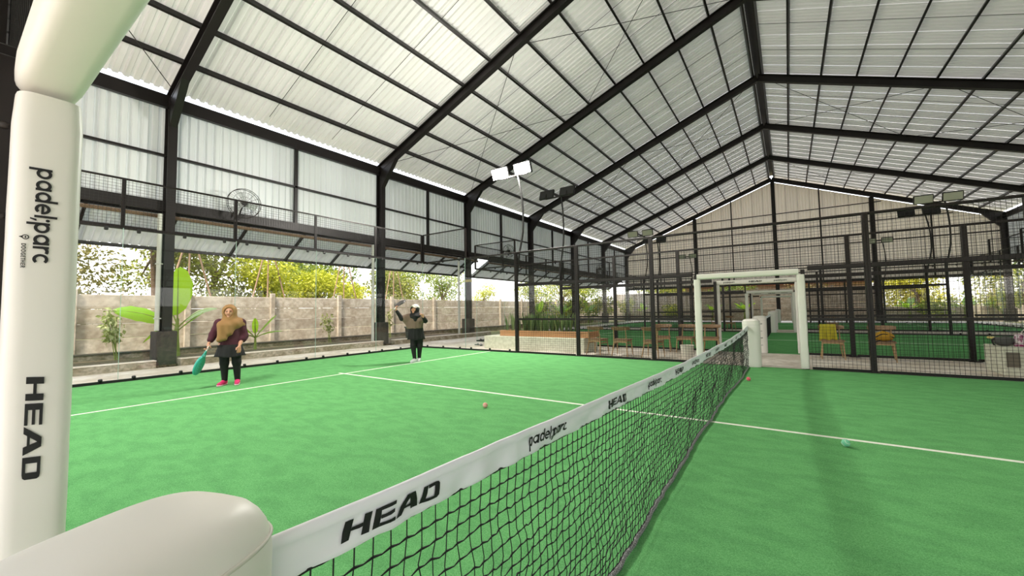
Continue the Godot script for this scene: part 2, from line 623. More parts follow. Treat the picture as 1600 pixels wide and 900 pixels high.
		for q in [-9.3, -6.1, -3.1, 0.05, 3.1, 6.2, 9.3]:
			var thick: bool = absf(q) < 1 or absf(absf(q) - 6.15) < 0.2
			var yb := 0.0 if thick else y0
			var b := MB.new()
			b.box(Vector3(q, (yb + roof_y(q, 0)) / 2, zi + (0.06 if g == 0 else -0.06)), Vector3(0.28 if thick else 0.09, roof_y(q, 0) - yb, 0.2 if thick else 0.07))
			part(w, "gable_post" if thick else "mullion", b.mesh(), M.steel)

# ------------------------------------------------------------------ courts
var cache := {}

func wire_panel(w: float, h: float) -> ArrayMesh:
	var key := "w%.2f_%.2f" % [w, h]
	if not cache.has(key):
		var b := MB.new()
		var nx := int(round(w / 0.06))
		for i in range(0, nx + 1):
			var x := w * i / nx
			b.wire(Vector3(x, 0, 0.002), Vector3(x, h, 0.002), 0.0042, Vector3.RIGHT, Vector3.BACK)
		var ny := int(round(h / 0.06))
		for i in range(0, ny + 1):
			var y := h * i / ny
			b.wire(Vector3(0, y, -0.002), Vector3(w, y, -0.002), 0.0042, Vector3.DOWN, Vector3.BACK)
		cache[key] = b.mesh()
	return cache[key]

func box_mesh(s: Vector3, ch := 0.0) -> ArrayMesh:
	var key := "b%s_%.3f" % [s, ch]
	if not cache.has(key):
		var b := MB.new()
		if ch > 0:
			b.cbox(Vector3.ZERO, s, ch)
		else:
			b.box(Vector3.ZERO, s)
		cache[key] = b.mesh()
	return cache[key]

func clip_mesh() -> ArrayMesh:
	if not cache.has("clip"):
		var b := MB.new()
		b.cbox(Vector3(0, 0.03, 0), Vector3(0.06, 0.09, 0.05), 0.012)
		b.lathe([Vector2(0, 0.035), Vector2(0.016, 0.033), Vector2(0.022, 0.026), Vector2(0.022, 0.0)], 10, Transform3D(Basis(Vector3.RIGHT, PI / 2), Vector3(0, 0.05, 0.0)))
		cache["clip"] = b.mesh()
	return cache["clip"]

func pane_with_clips(parent: Node, at: Vector3, w: float, h: float, turn: float) -> void:
	var bs := Basis(Vector3.UP, turn)
	part(parent, "glass_pane", box_mesh(Vector3(w - 0.012, h - 0.05, 0.012)), M.glass, at + bs * Vector3(w / 2, h / 2 + 0.035, 0), bs)
	part(parent, "pane_edge", box_mesh(Vector3(0.007, h - 0.05, 0.013)), M.glass_edge, at + bs * Vector3(0.006, h / 2 + 0.035, 0), bs)
	for q in [0.12, 0.5, 0.88]:
		part(parent, "glass_clip", clip_mesh(), M.black, at + bs * Vector3(w * q, 0.02, 0.0), bs)
		part(parent, "glass_clip", clip_mesh(), M.black, at + bs * Vector3(w * q, h + 0.01, 0.0), Basis(bs.x, -bs.y, -bs.z))

func build_courts() -> void:
	var which := ["the court with the two players", "the second court", "the farthest court"]
	for c in 3:
		var z0 := -13.0 * c
		for s in [-1, 1]:
			var zf: float = z0 + 5.0 * s
			if c == 0 and s == 1:
				zf = NEAR_Z

			var lab: String = "dark steel mesh fence on the %s side of %s" % ["gable" if s < 0 else "entrance", which[c]]
			fence_side(zf, s, lab)
			door_pads(zf, s, c)
			for m in [-1, 1]:
				mast(Vector3(m * 6.0, 0, zf), s, c == 0 and m < 0, c, m)
		for m in [-1, 1]:
			end_wall(m, z0, 9.83 if c == 0 else 10.0, c, which[c])
		if c > 0:
			simple_net(z0, c)

func fence_side(zf: float, s: int, lab: String) -> void:
	var t := thing("court_fence", lab, "fence", Vector3(0, 0, zf), 0, "mesh fences along the courts")
	for x in [-6, -4, -2, 2, 4, 6]:
		var h := 3.0
		part(t, "post", box_mesh(Vector3(0.09, h, 0.09), 0.006), M.fence, Vector3(x, h / 2, s * 0.05))
		part(t, "base_plate", box_mesh(Vector3(0.2, 0.014, 0.2)), M.fence, Vector3(x, 0.007, s * 0.09))
	for m in [-1, 1]:
		for x in [8, 10]:
			part(t, "upper_post", box_mesh(Vector3(0.06, 1.0, 0.06), 0.005), M.fence, Vector3(m * x, 3.5, s * 0.04))
		part(t, "upper_rail", box_mesh(Vector3(2.0, 0.035, 0.035)), M.fence, Vector3(m * 9.0, 4.0, s * 0.03))
		part(t, "wire_mesh", wire_panel(2.0, 1.0), M.wire, Vector3(8.0 if m > 0 else -10.0, 3.0, 0))
		for k in 2:
			pane_with_clips(t, Vector3((6.0 + 2 * k) * m - (2.0 if m < 0 else 0.0), 0, 0), 2.0, 3.0, 0)
		part(t, "base_channel", box_mesh(Vector3(4.0, 0.05, 0.05)), M.black, Vector3(m * 8, 0.025, 0))
		for d in [[1, 2], [2, 4], [4, 6]]:
			for y in 3:
				if d[0] == 1 and y == 2:
					continue
				var w: float = d[1] - d[0] - (0.08 if d[0] == 1 else 0.0)
				part(t, "wire_mesh", wire_panel(w, 1.0), M.wire, Vector3(d[1] - w if m > 0 else -d[1], y + 0.02 if y == 0 else float(y), 0))
			part(t, "rail", box_mesh(Vector3(d[1] - d[0] - 0.08, 0.05, 0.05), 0.004), M.fence, Vector3(m * ((d[0] + d[1]) / 2.0 + 0.04), 1.0, s * 0.03))
			part(t, "rail", box_mesh(Vector3(d[1] - d[0] - 0.08, 0.05, 0.04)), M.fence, Vector3(m * ((d[0] + d[1]) / 2.0 + 0.04), 0.025, s * 0.03))
	part(t, "wire_mesh", wire_panel(4.0, 0.92), M.wire, Vector3(-2, 2.07, 0))
	for m in [-1, 1]:
		part(t, "rail", box_mesh(Vector3(4.92, 0.09, 0.07), 0.006), M.fence, Vector3(m * 3.54, 2.02, s * 0.05))
	part(t, "rail", box_mesh(Vector3(20.0, 0.05, 0.06), 0.006), M.fence, Vector3(0, 3.0, s * 0.05))

func end_wall(m: int, z0: float, depth: float, c: int, which: String) -> void:
	var side := "plant bed" if m < 0 else "other"
	var t := thing("glass_end_wall", "frameless glass end wall with mesh strip, %s end of %s" % [side, which], "glass wall", Vector3(m * 10.0, 0, z0 - 5.0), 0, "glass end walls of the courts")
	var pw := depth / 5.0
	for k in 5:
		pane_with_clips(t, Vector3(0, 0, k * pw + pw), pw, 3.0, PI / 2)
		part(t, "wire_mesh", wire_panel(pw, 1.0), M.wire, Vector3(0, 3.0, k * pw + pw), Basis(Vector3.UP, PI / 2))
	for k in 6:
		part(t, "upper_post", box_mesh(Vector3(0.06, 1.0, 0.06), 0.005), M.fence, Vector3(m * 0.04, 3.5, k * pw))
	part(t, "rail", box_mesh(Vector3(0.06, 0.06, depth), 0.006), M.fence, Vector3(m * 0.03, 3.02, depth / 2))
	part(t, "upper_rail", box_mesh(Vector3(0.035, 0.035, depth)), M.fence, Vector3(m * 0.03, 4.0, depth / 2))
	part(t, "base_channel", box_mesh(Vector3(0.05, 0.05, depth)), M.black, Vector3(0, 0.025, depth / 2))

# padded tube of rounded square section, slightly lumpy
func pad_bar(a: Vector3, b: Vector3, w: float, d: float, out: Vector3, lump: float, sd: int, segs := 10) -> ArrayMesh:
	var mb := MB.new()
	var ax := (b - a).normalized()
	var sx := out.cross(ax).normalized()
	var sides := 24
	var nz := FastNoiseLite.new()
	nz.seed = sd
	nz.frequency = 1.4
	mb.sheet(func(i, j):
		var f := float(i) / segs
		var an: float = TAU * (j % sides) / sides
		var c := cos(an); var q := sin(an)
		var e := 0.55
		var p := Vector2(signf(c) * pow(absf(c), e) * w * 0.5, signf(q) * pow(absf(q), e) * d * 0.5)
		var r := 1.0 + lump * nz.get_noise_2d(f * 6.0, cos(an) * 0.6)
		if i == 0 or i == segs:
			r *= 0.93
		return a.lerp(b, f) + (sx * p.x + out * p.y) * r, segs, sides)
	mb.weld()
	var k0 := mb.v.size()
	for e in [0, segs]:
		var c := a if e == 0 else b
		for j in sides:
			var p: Vector3 = mb.v[e * (sides + 1) + j]
			var q: Vector3 = mb.v[e * (sides + 1) + j + 1]
			if (q - p).cross(c - p).dot(-ax if e == 0 else ax) > 0:
				mb.tri(p, q, c)
			else:
				mb.tri(q, p, c)
	return mb.mesh()

func door_pads(zf: float, s: int, c: int) -> void:
	var inz: float = -s * (0.015 if c == 0 and s == 1 else 0.03)
	var tell := ["entrance side of the first court, printed with black lettering", "gable side of the first court, around the far net post", "entrance side of the second court", "gable side of the second court", "entrance side of the farthest court", "gable side of the farthest court"]
	var idx := c * 2 + (0 if s > 0 else 1)
	var t := thing("padded_door_frame", "white padded door frame on the " + tell[idx], "door frame", Vector3(0, 0, zf), 0, "white padded door frames")
	for m in [-1, 1]:
		var near := c == 0 and s == 1
		part(t, "steel_post", box_mesh(Vector3(0.07, 2.0, 0.09), 0.006), M.fence, Vector3(m * (1.03 if near else 1.0), 1.0, s * 0.055))
		part(t, "post_pad", pad_bar(Vector3(m * 0.96, 0.02, inz), Vector3(m * 0.96, 1.88 if near else 1.9, inz), 0.125 if near else 0.14, 0.13, Vector3(0, 0, -s), 0.12 if not near else 0.02, c * 10 + m + s + 5, 24), M.pad)
	var top := part(t, "top_pad", pad_bar(Vector3(-0.96 if not near_first(c, s) else -1.03, 1.96, inz), Vector3(0.93, 1.96, inz), 0.125, 0.13, Vector3(0, 0, -s), 0.06 if not near_first(c, s) else 0.01, c * 10 + s + 3, 20), M.pad)
	if c > 0 and s > 0:
		door_text(top, inz + 0.072)

func door_text(pad: Node3D, z: float) -> void:
	for k in 3:
		var b := MB.new()
		var w := TextLay.new()
		w.map = func(u, v): return Vector3(u, v, z)
		if k == 1:
			w.head(b, 0.30, 0.045, Vector2(-0.15, 1.94), 0.2)
		else:
			w.parc(b, 0.032, Vector2(-0.78 if k == 0 else 0.44, 1.945))
		part(pad, "lettering", b.mesh(), M.ink)

func near_first(c: int, s: int) -> bool:
	return c == 0 and s == 1

func mast(at: Vector3, s: int, lit: bool, c: int, m: int) -> void:
	var side := "plant bed" if m < 0 else "other"
	var lab := "%s twin floodlight on a curved pole, %s side, %s end of court %s" % ["glowing" if lit else "unlit", "gable" if s < 0 else "entrance", side, ["one", "two", "three"][c]]
	var t := thing("floodlight_mast", lab, "floodlight", at + Vector3(0, 0, s * 0.13), 0, "floodlight masts of the courts")
	var b := MB.new()
	b.tube(bez([Vector3(0, 2.3, 0), Vector3(0.06, 2.9, 0), Vector3(0.20, 3.7, s * 0.04), Vector3(0.20, 4.6, s * 0.02), Vector3(0.10, 5.4, -s * 0.06)], 14), 0.03, 8)
	part(t, "pole", b.mesh(), M.black)
	part(t, "cross_arm", box_mesh(Vector3(1.0, 0.05, 0.05)), M.steel, Vector3(-0.05, 5.38, -s * 0.06))
	for k in [-1, 1]:
		var tilt := Basis(Vector3.UP, 0.0 if s < 0 else PI) * Basis(Vector3.RIGHT, 0.32)
		var hp := Vector3(-0.10 + k * 0.42, 5.54, -s * 0.1)
		var h := part(t, "lamp_head", box_mesh(Vector3(0.60, 0.36, 0.09), 0.02), M.black, hp, tilt)
		part(h, "lamp_glass", box_mesh(Vector3(0.54, 0.30, 0.012)), M.lamp_on if lit else M.lamp_off, Vector3(0, 0, 0.047))
		part(h, "bracket", box_mesh(Vector3(0.03, 0.16, 0.03)), M.steel, Vector3(0, -0.1, -0.06))
		if lit:
			var l := OmniLight3D.new()
			l.name = "floodlight_glow"
			l.light_energy = 6.5 if s < 0 else 3.2
			l.light_color = Color(1.0, 0.985, 0.95)
			l.light_size = 0.18
			l.omni_range = 60.0
			l.omni_attenuation = 2.0
			l.shadow_enabled = true
			t.add_child(l, true)
			l.position = hp + tilt * Vector3(0, 0, 0.22)
			var sp := SpotLight3D.new()
			sp.name = "floodlight_beam"
			sp.light_energy = 11.0 if s < 0 else 6.0
			sp.light_color = l.light_color
			sp.light_size = 0.18
			sp.spot_range = 60.0
			sp.spot_attenuation = 2.0
			sp.spot_angle = 80.0
			sp.spot_angle_attenuation = 0.6
			sp.shadow_enabled = true
			t.add_child(sp, true)
			sp.transform = Transform3D(tilt * Basis(Vector3.RIGHT, 0.35) * Basis(Vector3.UP, PI), hp + tilt * Vector3(0, 0, 0.2))

func simple_net(z0: float, c: int) -> void:
	var t := thing("padel_net", "black net with white tape across %s" % ("the second court" if c == 1 else "the farthest court"), "net", Vector3(0, 0, z0), 0, "nets of the courts")
	var b := MB.new()
	var nz := 120
	for i in nz + 1:
		var z := -4.75 + 9.5 * i / nz
		b.wire(Vector3(0, 0.02, z), Vector3(0, 0.8, z), 0.005, Vector3.BACK, Vector3.RIGHT)
	for i in 11:
		b.wire(Vector3(0, 0.02 + 0.078 * i, -4.75), Vector3(0, 0.02 + 0.078 * i, 4.75), 0.005, Vector3.UP, Vector3.RIGHT)
	part(t, "net_mesh", b.mesh(), M.cord)
	b = MB.new()
	b.box(Vector3(0, 0.83, 0), Vector3(0.012, 0.09, 9.5))
	part(t, "tape", b.mesh(), M.tape)
	for s in [-1, 1]:
		post_pad(Vector3(0.06, 0, z0 + s * 4.98), "white padded post at the %s end of the net on %s" % ["gable" if s < 0 else "entrance", "court two" if c == 1 else "court three"], s > 0)

# padded net post: rounded block with a domed top; size = half x, half z, top, height of the dome
func post_pad(at: Vector3, lab: String, text: bool, size := Vector4(0.165, 0.18, 1.01, 0.10), turn := 0.0) -> Node3D:
	var t := thing("net_post_pad", lab, "post pad", at, turn, "padded net posts")
	part(t, "cushion", pad_block(size), M.pad)
	for y in [size.z - size.w - 0.03]:
		var sm := MB.new()
		var P := []
		for i in 61:
			P.append(pad_xz(TAU * i / 60.0, size) * 1.0 + Vector3(0, y, 0))
		sm.tube(P, 0.0035, 6, false)
		part(t, "piping", sm.mesh(), M.piping)
	var rim := MB.new()
	var Q := []
	for i in 61:
		Q.append(pad_xz(TAU * i / 60.0, size) * 0.987 + Vector3(0, size.z - size.w * 0.58, 0))
	rim.tube(Q, 0.0035, 6, false)
	part(t, "piping", rim.mesh(), M.piping)
	if text:
		for k in 4:
			var b := MB.new()
			var w := TextLay.new()
			w.map = func(u, v): return Vector3(u, v, size.y + 0.002)
			if k % 2 == 0:
				w.head(b, 0.13, 0.03, Vector2(-0.065, 0.78 - k * 0.19), 0.0)
			else:
				w.parc(b, 0.017, Vector2(-0.085, 0.78 - k * 0.19))
			part(t, "lettering", b.mesh(), M.ink)
	return t

func pad_xz(a: float, size: Vector4) -> Vector3:
	var c := cos(a); var s := sin(a)
	return Vector3(signf(c) * pow(absf(c), 0.65) * size.x, 0, signf(s) * pow(absf(s), 0.65) * size.y)

func pad_block(size: Vector4) -> ArrayMesh:
	var key := "pad%s" % size
	if cache.has(key):
		return cache[key]
	var b := MB.new()
	var prof := [Vector2(0.95, 0.0), Vector2(0.99, 0.012), Vector2(1.0, 0.04)]
	var y0 := size.z - size.w
	for q in [0.25, 0.5, 0.75, 0.9, 1.0]:
		prof.append(Vector2(1.0 - 0.006 * sin(PI * q), y0 * q))
	for q in [[1.004, 0.2], [0.99, 0.4], [0.955, 0.55], [0.90, 0.68], [0.82, 0.80], [0.70, 0.90], [0.5, 0.965], [0.25, 0.995], [0.1, 0.999], [0.0, 1.0]]:
		prof.append(Vector2(q[0], y0 + size.w * q[1]))
	b.sheet(func(i, j): return pad_xz(TAU * (j % 60) / 60.0, size) * prof[i].x + Vector3(0, prof[i].y, 0), prof.size() - 1, 60, true)
	b.weld()
	cache[key] = b.mesh()
	return cache[key]

# ------------------------------------------------------------------ lettering laid on a surface
class TextLay:
	var map: Callable
	func q4(b: MB, a: Vector2, c: Vector2, d: Vector2, e: Vector2, n := 3) -> void:
		for i in n:
			var f := float(i) / n
			var g := float(i + 1) / n
			var P := a.lerp(c, f); var Q := a.lerp(c, g); var R := e.lerp(d, g); var S := e.lerp(d, f)
			for k in 2:
				var p0 := P.lerp(S, k * 0.5); var q0 := Q.lerp(R, k * 0.5); var r0 := Q.lerp(R, k * 0.5 + 0.5); var s0 := P.lerp(S, k * 0.5 + 0.5)
				b.quad(map.call(p0.x, p0.y), map.call(q0.x, q0.y), map.call(r0.x, r0.y), map.call(s0.x, s0.y))
	func head(b: MB, W: float, H: float, o: Vector2, slant: float) -> void:
		var shapes := []
		var rect := func(x0, x1, y0, y1): shapes.append([Vector2(x0, y0), Vector2(x1, y0), Vector2(x1, y1), Vector2(x0, y1)])
		rect.call(0.0, 0.068, 0.0, 1.0); rect.call(0.165, 0.233, 0.0, 1.0); rect.call(0.068, 0.165, 0.41, 0.60)
		rect.call(0.262, 0.325, 0.0, 1.0); rect.call(0.325, 0.475, 0.0, 0.19); rect.call(0.325, 0.47, 0.41, 0.59); rect.call(0.325, 0.475, 0.81, 1.0)
		shapes.append([Vector2(0.485, 0), Vector2(0.555, 0), Vector2(0.665, 1), Vector2(0.595, 1)])
		shapes.append([Vector2(0.685, 0), Vector2(0.765, 0), Vector2(0.690, 1), Vector2(0.625, 1)])
		shapes.append([Vector2(0.565, 0.2), Vector2(0.71, 0.2), Vector2(0.70, 0.36), Vector2(0.59, 0.36)])
		rect.call(0.785, 0.845, 0.0, 1.0); rect.call(0.845, 0.95, 0.0, 0.19); rect.call(0.845, 0.95, 0.81, 1.0); rect.call(0.935, 1.0, 0.17, 0.83)
		shapes.append([Vector2(0.95, 0.0), Vector2(0.985, 0.04), Vector2(0.945, 0.24), Vector2(0.93, 0.19)])
		shapes.append([Vector2(0.985, 0.04), Vector2(1.0, 0.17), Vector2(0.935, 0.27), Vector2(0.945, 0.2)])
		shapes.append([Vector2(0.95, 1.0), Vector2(0.985, 0.96), Vector2(0.945, 0.76), Vector2(0.93, 0.81)])
		shapes.append([Vector2(0.985, 0.96), Vector2(1.0, 0.83), Vector2(0.935, 0.73), Vector2(0.945, 0.8)])
		for s in shapes:
			var p: Array = s.map(func(q): return o + Vector2(q.x * W + slant * q.y * H, q.y * H))
			q4(b, p[0], p[1], p[2], p[3])
	func arc(b: MB, c: Vector2, r: float, t: float, a0: float, a1: float) -> void:
		var n := int(maxf(3, ceilf(absf(a1 - a0) / 0.35)))
		for i in n:
			var u := Vector2.from_angle(lerpf(a0, a1, float(i) / n))
			var w := Vector2.from_angle(lerpf(a0, a1, float(i + 1) / n))
			q4(b, c + u * (r - t), c + w * (r - t), c + w * r, c + u * r, 1)
	func stem(b: MB, x: float, y0: float, y1: float, t: float) -> void:
		q4(b, Vector2(x, y0), Vector2(x + t, y0), Vector2(x + t, y1), Vector2(x, y1), 1)
	func parc(b: MB, h: float, o: Vector2) -> void:
		var r := h * 0.5
		var t := h * 0.225
		var x := o.x
		for ch in "padel;parc":
			var c := Vector2(x + r, o.y + r)
			match ch:
				"p":
					arc(b, c, r, t, 0, TAU); stem(b, x, o.y - h * 0.45, o.y + h, t); x += h * 1.13
				"a":
					arc(b, c, r, t, 0, TAU); stem(b, x + h - t, o.y, o.y + h, t); x += h * 1.13
				"d":
					arc(b, c, r, t, 0, TAU); stem(b, x + h - t, o.y, o.y + h * 1.45, t); x += h * 1.13
				"e":
					arc(b, c, r, t, 0, TAU - 0.75); q4(b, Vector2(x + t * 0.6, o.y + r - t * 0.4), Vector2(x + h, o.y + r - t * 0.4), Vector2(x + h, o.y + r + t * 0.4), Vector2(x + t * 0.6, o.y + r + t * 0.4), 2); x += h * 1.12
				"l":
					stem(b, x, o.y, o.y + h * 1.45, t); x += h * 0.33
				";":
					arc(b, Vector2(x + t * 0.6, o.y + h * 0.85), t * 0.6, t * 0.6, 0, TAU)
					q4(b, Vector2(x - t * 0.3, o.y - h * 0.25), Vector2(x + t * 0.3, o.y - h * 0.25), Vector2(x + t * 1.1, o.y + h * 0.15), Vector2(x + t * 0.2, o.y + h * 0.15), 1); x += h * 0.36
				"r":
					stem(b, x, o.y, o.y + h, t); arc(b, Vector2(x + r * 0.95, o.y + r), r, t, PI * 0.32, PI * 0.95); x += h * 0.72
				"c":
					arc(b, c, r, t, 0.75, TAU - 0.75); x += h

# ------------------------------------------------------------------ the near net, its posts and the printed door pad
var net_noise := FastNoiseLite.new()

func net_top(z: float) -> float:
	var c := Curve.new()
	var P := [[4.75, 0.90], [4.3, 0.89], [3.0, 0.856], [1.5, 0.82], [0.0, 0.803], [-2.0, 0.80], [-3.6, 0.815], [-4.8, 0.86]]
	for i in P.size() - 1:
		if z <= P[i][0] and z >= P[i + 1][0]:
			return lerpf(P[i][1], P[i + 1][1], (P[i][0] - z) / (P[i][0] - P[i + 1][0]))
	return 0.90 if z > 0 else 0.86

func tape_at(z: float, d: float, side: float) -> Vector3:   # d below the top edge
	var w := net_noise.get_noise_2d(z * 7.0, d * 9.0) * 0.016 * smoothstep(0.0, 0.06, d) + 0.012 * net_noise.get_noise_2d(z * 1.3, 9.0)
	var y := net_top(z) - d - 0.004 * net_noise.get_noise_2d(z * 5.0, 40.0) * smoothstep(0.05, 0.09, d)
	return Vector3(w + side, y, z)

func net_at(z: float, f: float) -> Vector3:   # f from 0 at the tape to 1 at the ground
	var y := lerpf(net_top(z) - 0.085, 0.035, f)
	var a := smoothstep(0.0, 0.25, f)
	var x := 0.03 * net_noise.get_noise_2d(z * 0.7, f * 1.4) * a + 0.010 * net_noise.get_noise_2d(z * 8.0, f * 12.0) * a - 0.05 * f * smoothstep(4.5, 0.0, absf(z))
	var zz := z + 0.030 * net_noise.get_noise_2d(z * 4.0 + 50.0, f * 3.0) * a + 0.008 * net_noise.get_noise_2d(z * 30.0, f * 20.0 + 7.0) * a
	return Vector3(x, y + 0.009 * net_noise.get_noise_2d(z * 10.0, f * 14.0 + 90.0) * a, zz)

func build_near_net_and_pads() -> void:
	net_noise.seed = 4
	net_noise.frequency = 1.0
	var t := thing("padel_net", "black knotted net with printed white tape in the foreground court", "net", Vector3.ZERO, 0, "nets of the courts")
	var b := MB.new()
	var n := 320
	var loop := [[0.0, 0.0], [0.004, 0.007], [0.02, 0.008], [0.024, 0.005], [0.034, 0.005], [0.045, 0.005], [0.056, 0.005], [0.067, 0.005], [0.076, 0.005], [0.085, 0.005], [0.088, 0.0], [0.085, -0.005], [0.067, -0.005], [0.045, -0.005], [0.02, -0.008], [0.004, -0.007], [0.0, 0.0]]
	b.sheet(func(i, j):
		return tape_at(lerpf(4.70, -4.83, float(i) / n), loop[j][0], loop[j][1]), n, loop.size() - 1)
	b.weld()
	var tape := part(t, "tape", b.mesh(), M.tape)
	var z := 4.52
	var k := 0
	while z > -4.5:
		b = MB.new()
		var w := TextLay.new()
		var zz := z
		w.map = func(u, v): return tape_at(zz - u, 0.078 - v, 0.0078)
		if k % 2 == 0:
			w.head(b, 0.255, 0.037, Vector2(0.0, 0.012), 0.28)
		else:
			w.map = func(u, v): return tape_at(zz - u + 0.02 - v * 0.25, 0.078 - v, 0.0078)
			w.parc(b, 0.029, Vector2(0.0, 0.018))
		part(tape, "lettering", b.mesh(), M.ink)
		z -= 0.70
		k += 1
	b = MB.new()
	var cols := int(9.45 / 0.045)
	var rows := 17
	for i in cols + 1:
		var q := []
		for j in 19:
			q.append(net_at(4.62 - 0.045 * i, j / 18.0))
		b.tube(q, 0.0019, 4, false)
	for j in range(0, rows + 1):
		var q := []
		var r := []
		for i in cols * 2 + 1:
			var p := net_at(4.62 - 0.0225 * i, float(j) / rows)
			if i % 2 == 1:
				p.y -= 0.004
			q.append(p)
			r.append(0.0036 if i % 2 == 0 else 0.0019)
		b.tube(q, r, 4, false)
	part(t, "net_mesh", b.mesh(), M.cord)
	b = MB.new()
	var q := []
	for i in 121:
		q.append(net_at(4.6 - 9.4 * i / 120.0, 1.0) + Vector3(0.006, -0.016, 0))
	b.tube(q, 0.013, 8)
	part(t, "bottom_cable", b.mesh(), M.cable)
	post_pad(Vector3(0.011, 0, 4.832), "white leathery padded net post in the foreground, at the near tape end", false, Vector4(0.121, 0.174, 1.004, 0.129), 0.368)
	post_pad(Vector3(0.06, 0, -5.0), "white padded net post at the far end of the foreground net", false)
	# print on the near door pad: a thing of its own frame
	var frame: Node3D = get_node("padded_door_frame_001")
	var pad: Node3D = null
	for c in frame.get_children():
		if c.name.begins_with("post_pad"):
			pad = c
			break
	var zc := NEAR_Z - 0.015
	var surf := func(zw: float) -> float:
		return -0.96 + 0.0625 * pow(maxf(0.0, 1.0 - pow(absf(zw - zc) / 0.065, 2.0 / 0.55)), 0.275) + 0.0035
	var word := func(y0: float, z0: float, wide: bool) -> void:
		var m := MB.new()
		var lay := TextLay.new()
		lay.map = func(u, v): return Vector3(surf.call(z0 - v), y0 - u, z0 - v - NEAR_Z)
		if wide:
			lay.head(m, 0.262, 0.031, Vector2.ZERO, 0.12)
		else:
			lay.parc(m, 0.0282, Vector2.ZERO)
		part(pad, "lettering", m.mesh(), M.ink)
	word.call(1.675, 4.838, false)
	word.call(1.122, 4.838, true)
	# small sponsor mark: a drop-shaped badge and a line of capitals
	var tm := TextMesh.new()
	var f := SystemFont.new()
	f.font_names = PackedStringArray(["Droid Sans"])
	f.font_weight = 700
	tm.font = f
	tm.text = "DOOGETHER"
	tm.font_size = 32
	tm.pixel_size = 0.00034
	tm.depth = 0.0006
	part(pad, "small_lettering", tm, M.ink, Vector3(-0.8962, 1.438, 4.8535 - NEAR_Z), Basis(Vector3(0, -1, 0), Vector3(0, 0, -1), Vector3(1, 0, 0)))
	var m := MB.new()
	var lay := TextLay.new()
	lay.map = func(u, v): return Vector3(-0.8958, 1.487 - u, 4.851 - NEAR_Z - v)
	lay.arc(m, Vector2.ZERO, 0.0065, 0.002, 0, TAU)
	lay.q4(m, Vector2(-0.003, -0.001), Vector2(0.003, -0.001), Vector2(0.003, 0.001), Vector2(-0.003, 0.001), 1)
	lay.q4(m, Vector2(-0.003, -0.0055), Vector2(0.003, -0.0055), Vector2(0.0005, -0.011), Vector2(-0.0005, -0.011), 1)
	part(pad, "badge", m.mesh(), M.ink)
	# bolts on the dark post behind the pad
	for y in [1.55, 1.80]:
		var d := MB.new()
		d.lathe([Vector2(0.011, 0), Vector2(0.010, 0.005), Vector2(0.006, 0.009), Vector2(0.0, 0.0105)], 12, Transform3D(Basis(Vector3.BACK, -PI / 2), Vector3(-0.996, y, 0.06)))
		part(frame, "bolt", d.mesh(), M.rod)

# ------------------------------------------------------------------ plants
func leaf_mesh(l: float, w: float) -> ArrayMesh:
	var b := MB.new()
	var A := Vector3.ZERO
	var T := Vector3(0, -0.12 * l, l)
	var m0 := Vector3(0, 0.02 * l, l * 0.45)
	for s in [-1, 1]:
		var e := Vector3(s * w * 0.5, 0.10 * l, l * 0.42)
		if s > 0:
			b.tri(A, m0, e); b.tri(m0, T, e)
		else:
			b.tri(A, e, m0); b.tri(m0, e, T)
	return b.mesh()

func leaf_mat(c: Color, glow: float) -> StandardMaterial3D:
	var m := mat(c, 0.55)
	m.vertex_color_use_as_albedo = true
	m.backlight_enabled = true
	m.backlight = c * glow
	return m

func foliage(parent: Node, called: String, blobs: Array, count: int, size: float, c0: Color, c1: Color, m: Material, droop := 0.3) -> void:
	var mm := MultiMesh.new()
	mm.transform_format = MultiMesh.TRANSFORM_3D
	mm.use_colors = true
	mm.mesh = leaf_mesh(1.0, 0.55)
	mm.instance_count = count
	var total := 0.0
	for bl in blobs:
		total += pow(bl[1], 2.0)
	var k := 0
	for bl in blobs:
		var share := int(ceil(count * pow(bl[1], 2.0) / total))
		for i in share:
			if k >= count:
				break
			var d := Vector3(rng.randfn(), rng.randfn(), rng.randfn()).normalized()
			var r: float = bl[1] * pow(rng.randf(), 0.45)
			var p: Vector3 = bl[0] + d * Vector3(1, 0.75, 1) * r
			var look := (d + Vector3(rng.randfn(), rng.randfn() - droop, rng.randfn()) * 0.8).normalized()
			var bs := Basis.looking_at(-look, Vector3.UP if absf(look.y) < 0.95 else Vector3.RIGHT) * Basis(Vector3.BACK, rng.randf() * TAU)
			mm.set_instance_transform(k, Transform3D(bs.scaled_local(Vector3.ONE * size * rng.randf_range(0.6, 1.3)), p))
			var q := c0.lerp(c1, rng.randf())
			mm.set_instance_color(k, q.srgb_to_linear())
			k += 1
	mm.visible_instance_count = k
	var o := MultiMeshInstance3D.new()
	o.name = called
	o.multimesh = mm
	o.set_meta("kind", "stuff")
	o.material_override = m
	parent.add_child(o, true)

